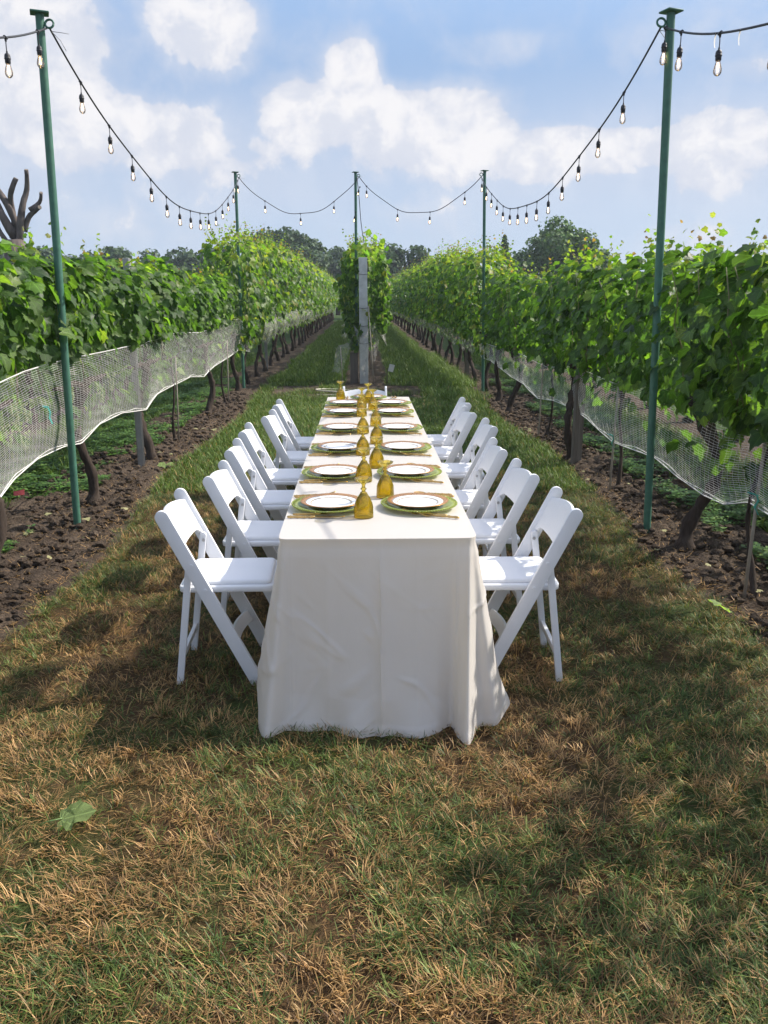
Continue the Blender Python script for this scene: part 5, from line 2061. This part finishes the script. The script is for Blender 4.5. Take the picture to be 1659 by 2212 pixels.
PLY = [3.51, 4.185, 4.91, 5.69, 6.53, 7.09]
PORD = ['front', 'second', 'third', 'fourth', 'fifth', 'last']
pl_x = {'left': [-.200, -.203, -.200, -.205, -.212, -.209], 'right': [.188, .184, .191, .195, .186, .198]}
for side in ('left', 'right'):
    sg = -1 if side == 'left' else 1
    for i, y in enumerate(PLY):
        x = pl_x[side][i]
        where = f'{PORD[i]} place setting on the {side} side'
        put('charger', f'lime green beaded glass charger at the {where}', (x, y, TZ), random.uniform(0, 6))
        put('plate', f'white plate with wide gold rim at the {where}', (x + (.005 if side == 'left' else -.005), y + .002, TZ + .0015), random.uniform(0, 6))
        j = random.uniform(-.006, .006)
        if side == 'left':
            yn, yf, rot = y - .175 - .02 * (i > 3) * 0, y + .185, 0.0
            put('knife', f'gold bamboo-handled knife at the {where}', (-.372, yn + j, TZ), .01 + random.uniform(-.03, .03))
            put('spoon', f'gold bamboo-handled spoon in front of the {where}', (-.352, yn + .040 + j, TZ), -.07 + random.uniform(-.04, .04))
            put('fork', f'outer gold fork behind the plate of the {where}', (-.375, yf + .012 + j, TZ), .12 + random.uniform(-.05, .05))
            put('fork', f'inner gold fork close behind the plate of the {where}', (-.365, yf - .015 + j, TZ), .06 + random.uniform(-.04, .04))
        else:
            yn, yf = y - .19, y + .18
            put('fork', f'outer gold fork before the plate of the {where}', (.342, yn - .015 + j, TZ), math.pi - .33 + random.uniform(-.04, .04))
            put('fork', f'inner gold fork close before the plate of the {where}', (.296, yn + .022 + j, TZ), math.pi - .30 + random.uniform(-.04, .04))
            put('knife', f'gold bamboo-handled knife behind the plate of the {where}', (.362, yf + j, TZ), math.pi - .05 + random.uniform(-.03, .03))
            put('spoon', f'gold bamboo-handled spoon behind the plate of the {where}', (.355, yf + .03 + j, TZ), math.pi - .1 + random.uniform(-.04, .04))
# far end setting
put('charger', 'lime green beaded glass charger at the far end of the table', (.0, 7.515, TZ), .3)
put('plate', 'white plate with gold rim at the far end of the table', (.0, 7.517, TZ + .0015), .3)
put('fork', 'gold fork lying right of the far end plate, inner one', (.215, 7.70, TZ), -math.pi / 2 + .05)
put('fork', 'gold fork lying right of the far end plate, outer one', (.245, 7.70, TZ), -math.pi / 2 + .02)
put('knife', 'gold knife lying left of the far end plate', (-.19, 7.70, TZ), -math.pi / 2)
put('spoon', 'gold spoon lying left of the far end plate', (-.215, 7.70, TZ), -math.pi / 2 + .03)

gl_l = [(-.054, 3.354), (-.051, 4.05), (-.055, 4.78), (-.053, 5.58), (-.062, 6.43), (-.06, 6.93)]
gl_r = [(.046, 3.711), (.018, 4.40), (.031, 5.17), (.039, 5.93), (.031, 6.80), (-.004, 7.28)]
for side, lst in (('left', gl_l), ('right', gl_r)):
    for i, (x, y) in enumerate(lst):
        put('goblet', f'amber pressed glass goblet turned upside down, {PORD[i]} of the {side} file', (x, y, TZ), random.uniform(0, 1))
put('goblet', 'amber goblet turned upside down at the far left corner of the table', (-.251, 7.49, TZ), .4)

# ------------------------------------------------------------------ fallen leaves
T, TF = T_HI[1]
LEAF_DRY = [np_mesh('fallen_leaf', T_HI[k][0], T_HI[k][1], M['dryleaf']) for k in (0, 1, 3)]
GT_, GTF = leaf_template(HALF_HI, .16, .25, .05, 99)
LEAF_GRN = np_mesh('fallen_leaf', GT_, GTF, M['leaf'], np.array([(.30, .40, .15)]) * (.75 + .5 * RNG.random((len(GT_), 1))), lp=GT_ * np.array([1, 1, 0]))


def fallen(x, y, s, me_, label, group, z=.03, tilt=.25):
    o = link('fallen_leaf', me_, None, (x, y, z))
    o.rotation_euler = (random.uniform(-tilt, tilt), random.uniform(-tilt, tilt), random.uniform(0, 6.28))
    o.scale = (s,) * 3
    return tag(o, label, 'leaf', group)


o = fallen(-1.02, 2.32, .115, LEAF_GRN, 'large fresh green vine leaf lying alone on the foreground grass', 'fresh green fallen leaves', .045, .1)
o.rotation_euler = (.3, .25, -1.55)
mb = MB()
mb.tube([(0, .05, .0), (0, -.3, .02), (.05, -.62, .05)], [.02, .016, .013], 6)
link('stalk', mb.mesh('stalk', M['greenleaf'], True), o)
o = fallen(1.84, 4.0, .12, LEAF_GRN, 'fresh green vine leaf at the grass edge by the right soil strip', 'fresh green fallen leaves', .07, .1)
o.rotation_euler = (.5, .0, 1.6)
o = fallen(-2.02, 8.0, .16, LEAF_GRN, 'green leafy sprig on the soil before the grey steel post', 'fresh green fallen leaves', .05, .3)
rs = random.Random(9)
for k in range(26):
    yy = 3.6 + 7.5 * rs.random()
    fallen(float(soil_edge_r(np.array([yy]))[0]) + .05 + .75 * rs.random(), yy, rs.uniform(.035, .075), LEAF_DRY[k % 3], 'small pale dry vine leaf fallen on the dark soil of the right row', 'dry leaves fallen under the right row', .055)
for k in range(20):
    yy = 4.4 + 7.5 * rs.random()
    fallen(float(soil_edge_l(np.array([yy]))[0]) - .05 - .6 * rs.random(), yy, rs.uniform(.035, .075), LEAF_DRY[k % 3], 'small pale dry vine leaf fallen on the brown soil of the left row', 'dry leaves fallen under the left row', .055)

# ------------------------------------------------------------------ haze over the whole place
m, t, out = new_mat('haze_air')
pv = t.node('ShaderNodeVolumePrincipled')
pv.inputs['Color'].default_value = (0.80, 0.88, 1.0, 1.0)
pv.inputs['Density'].default_value = 0.0009
pv.inputs['Anisotropy'].default_value = 0.2
t.l.new(pv.outputs[0], out.inputs['Volume'])
mb = MB()
mb.box((-720, -320, -1.2), (720, 1220, 10.5))
tag(link('haze', mb.mesh('haze', m)), 'thin bluish summer haze over the vineyard', 'haze', kind='stuff')
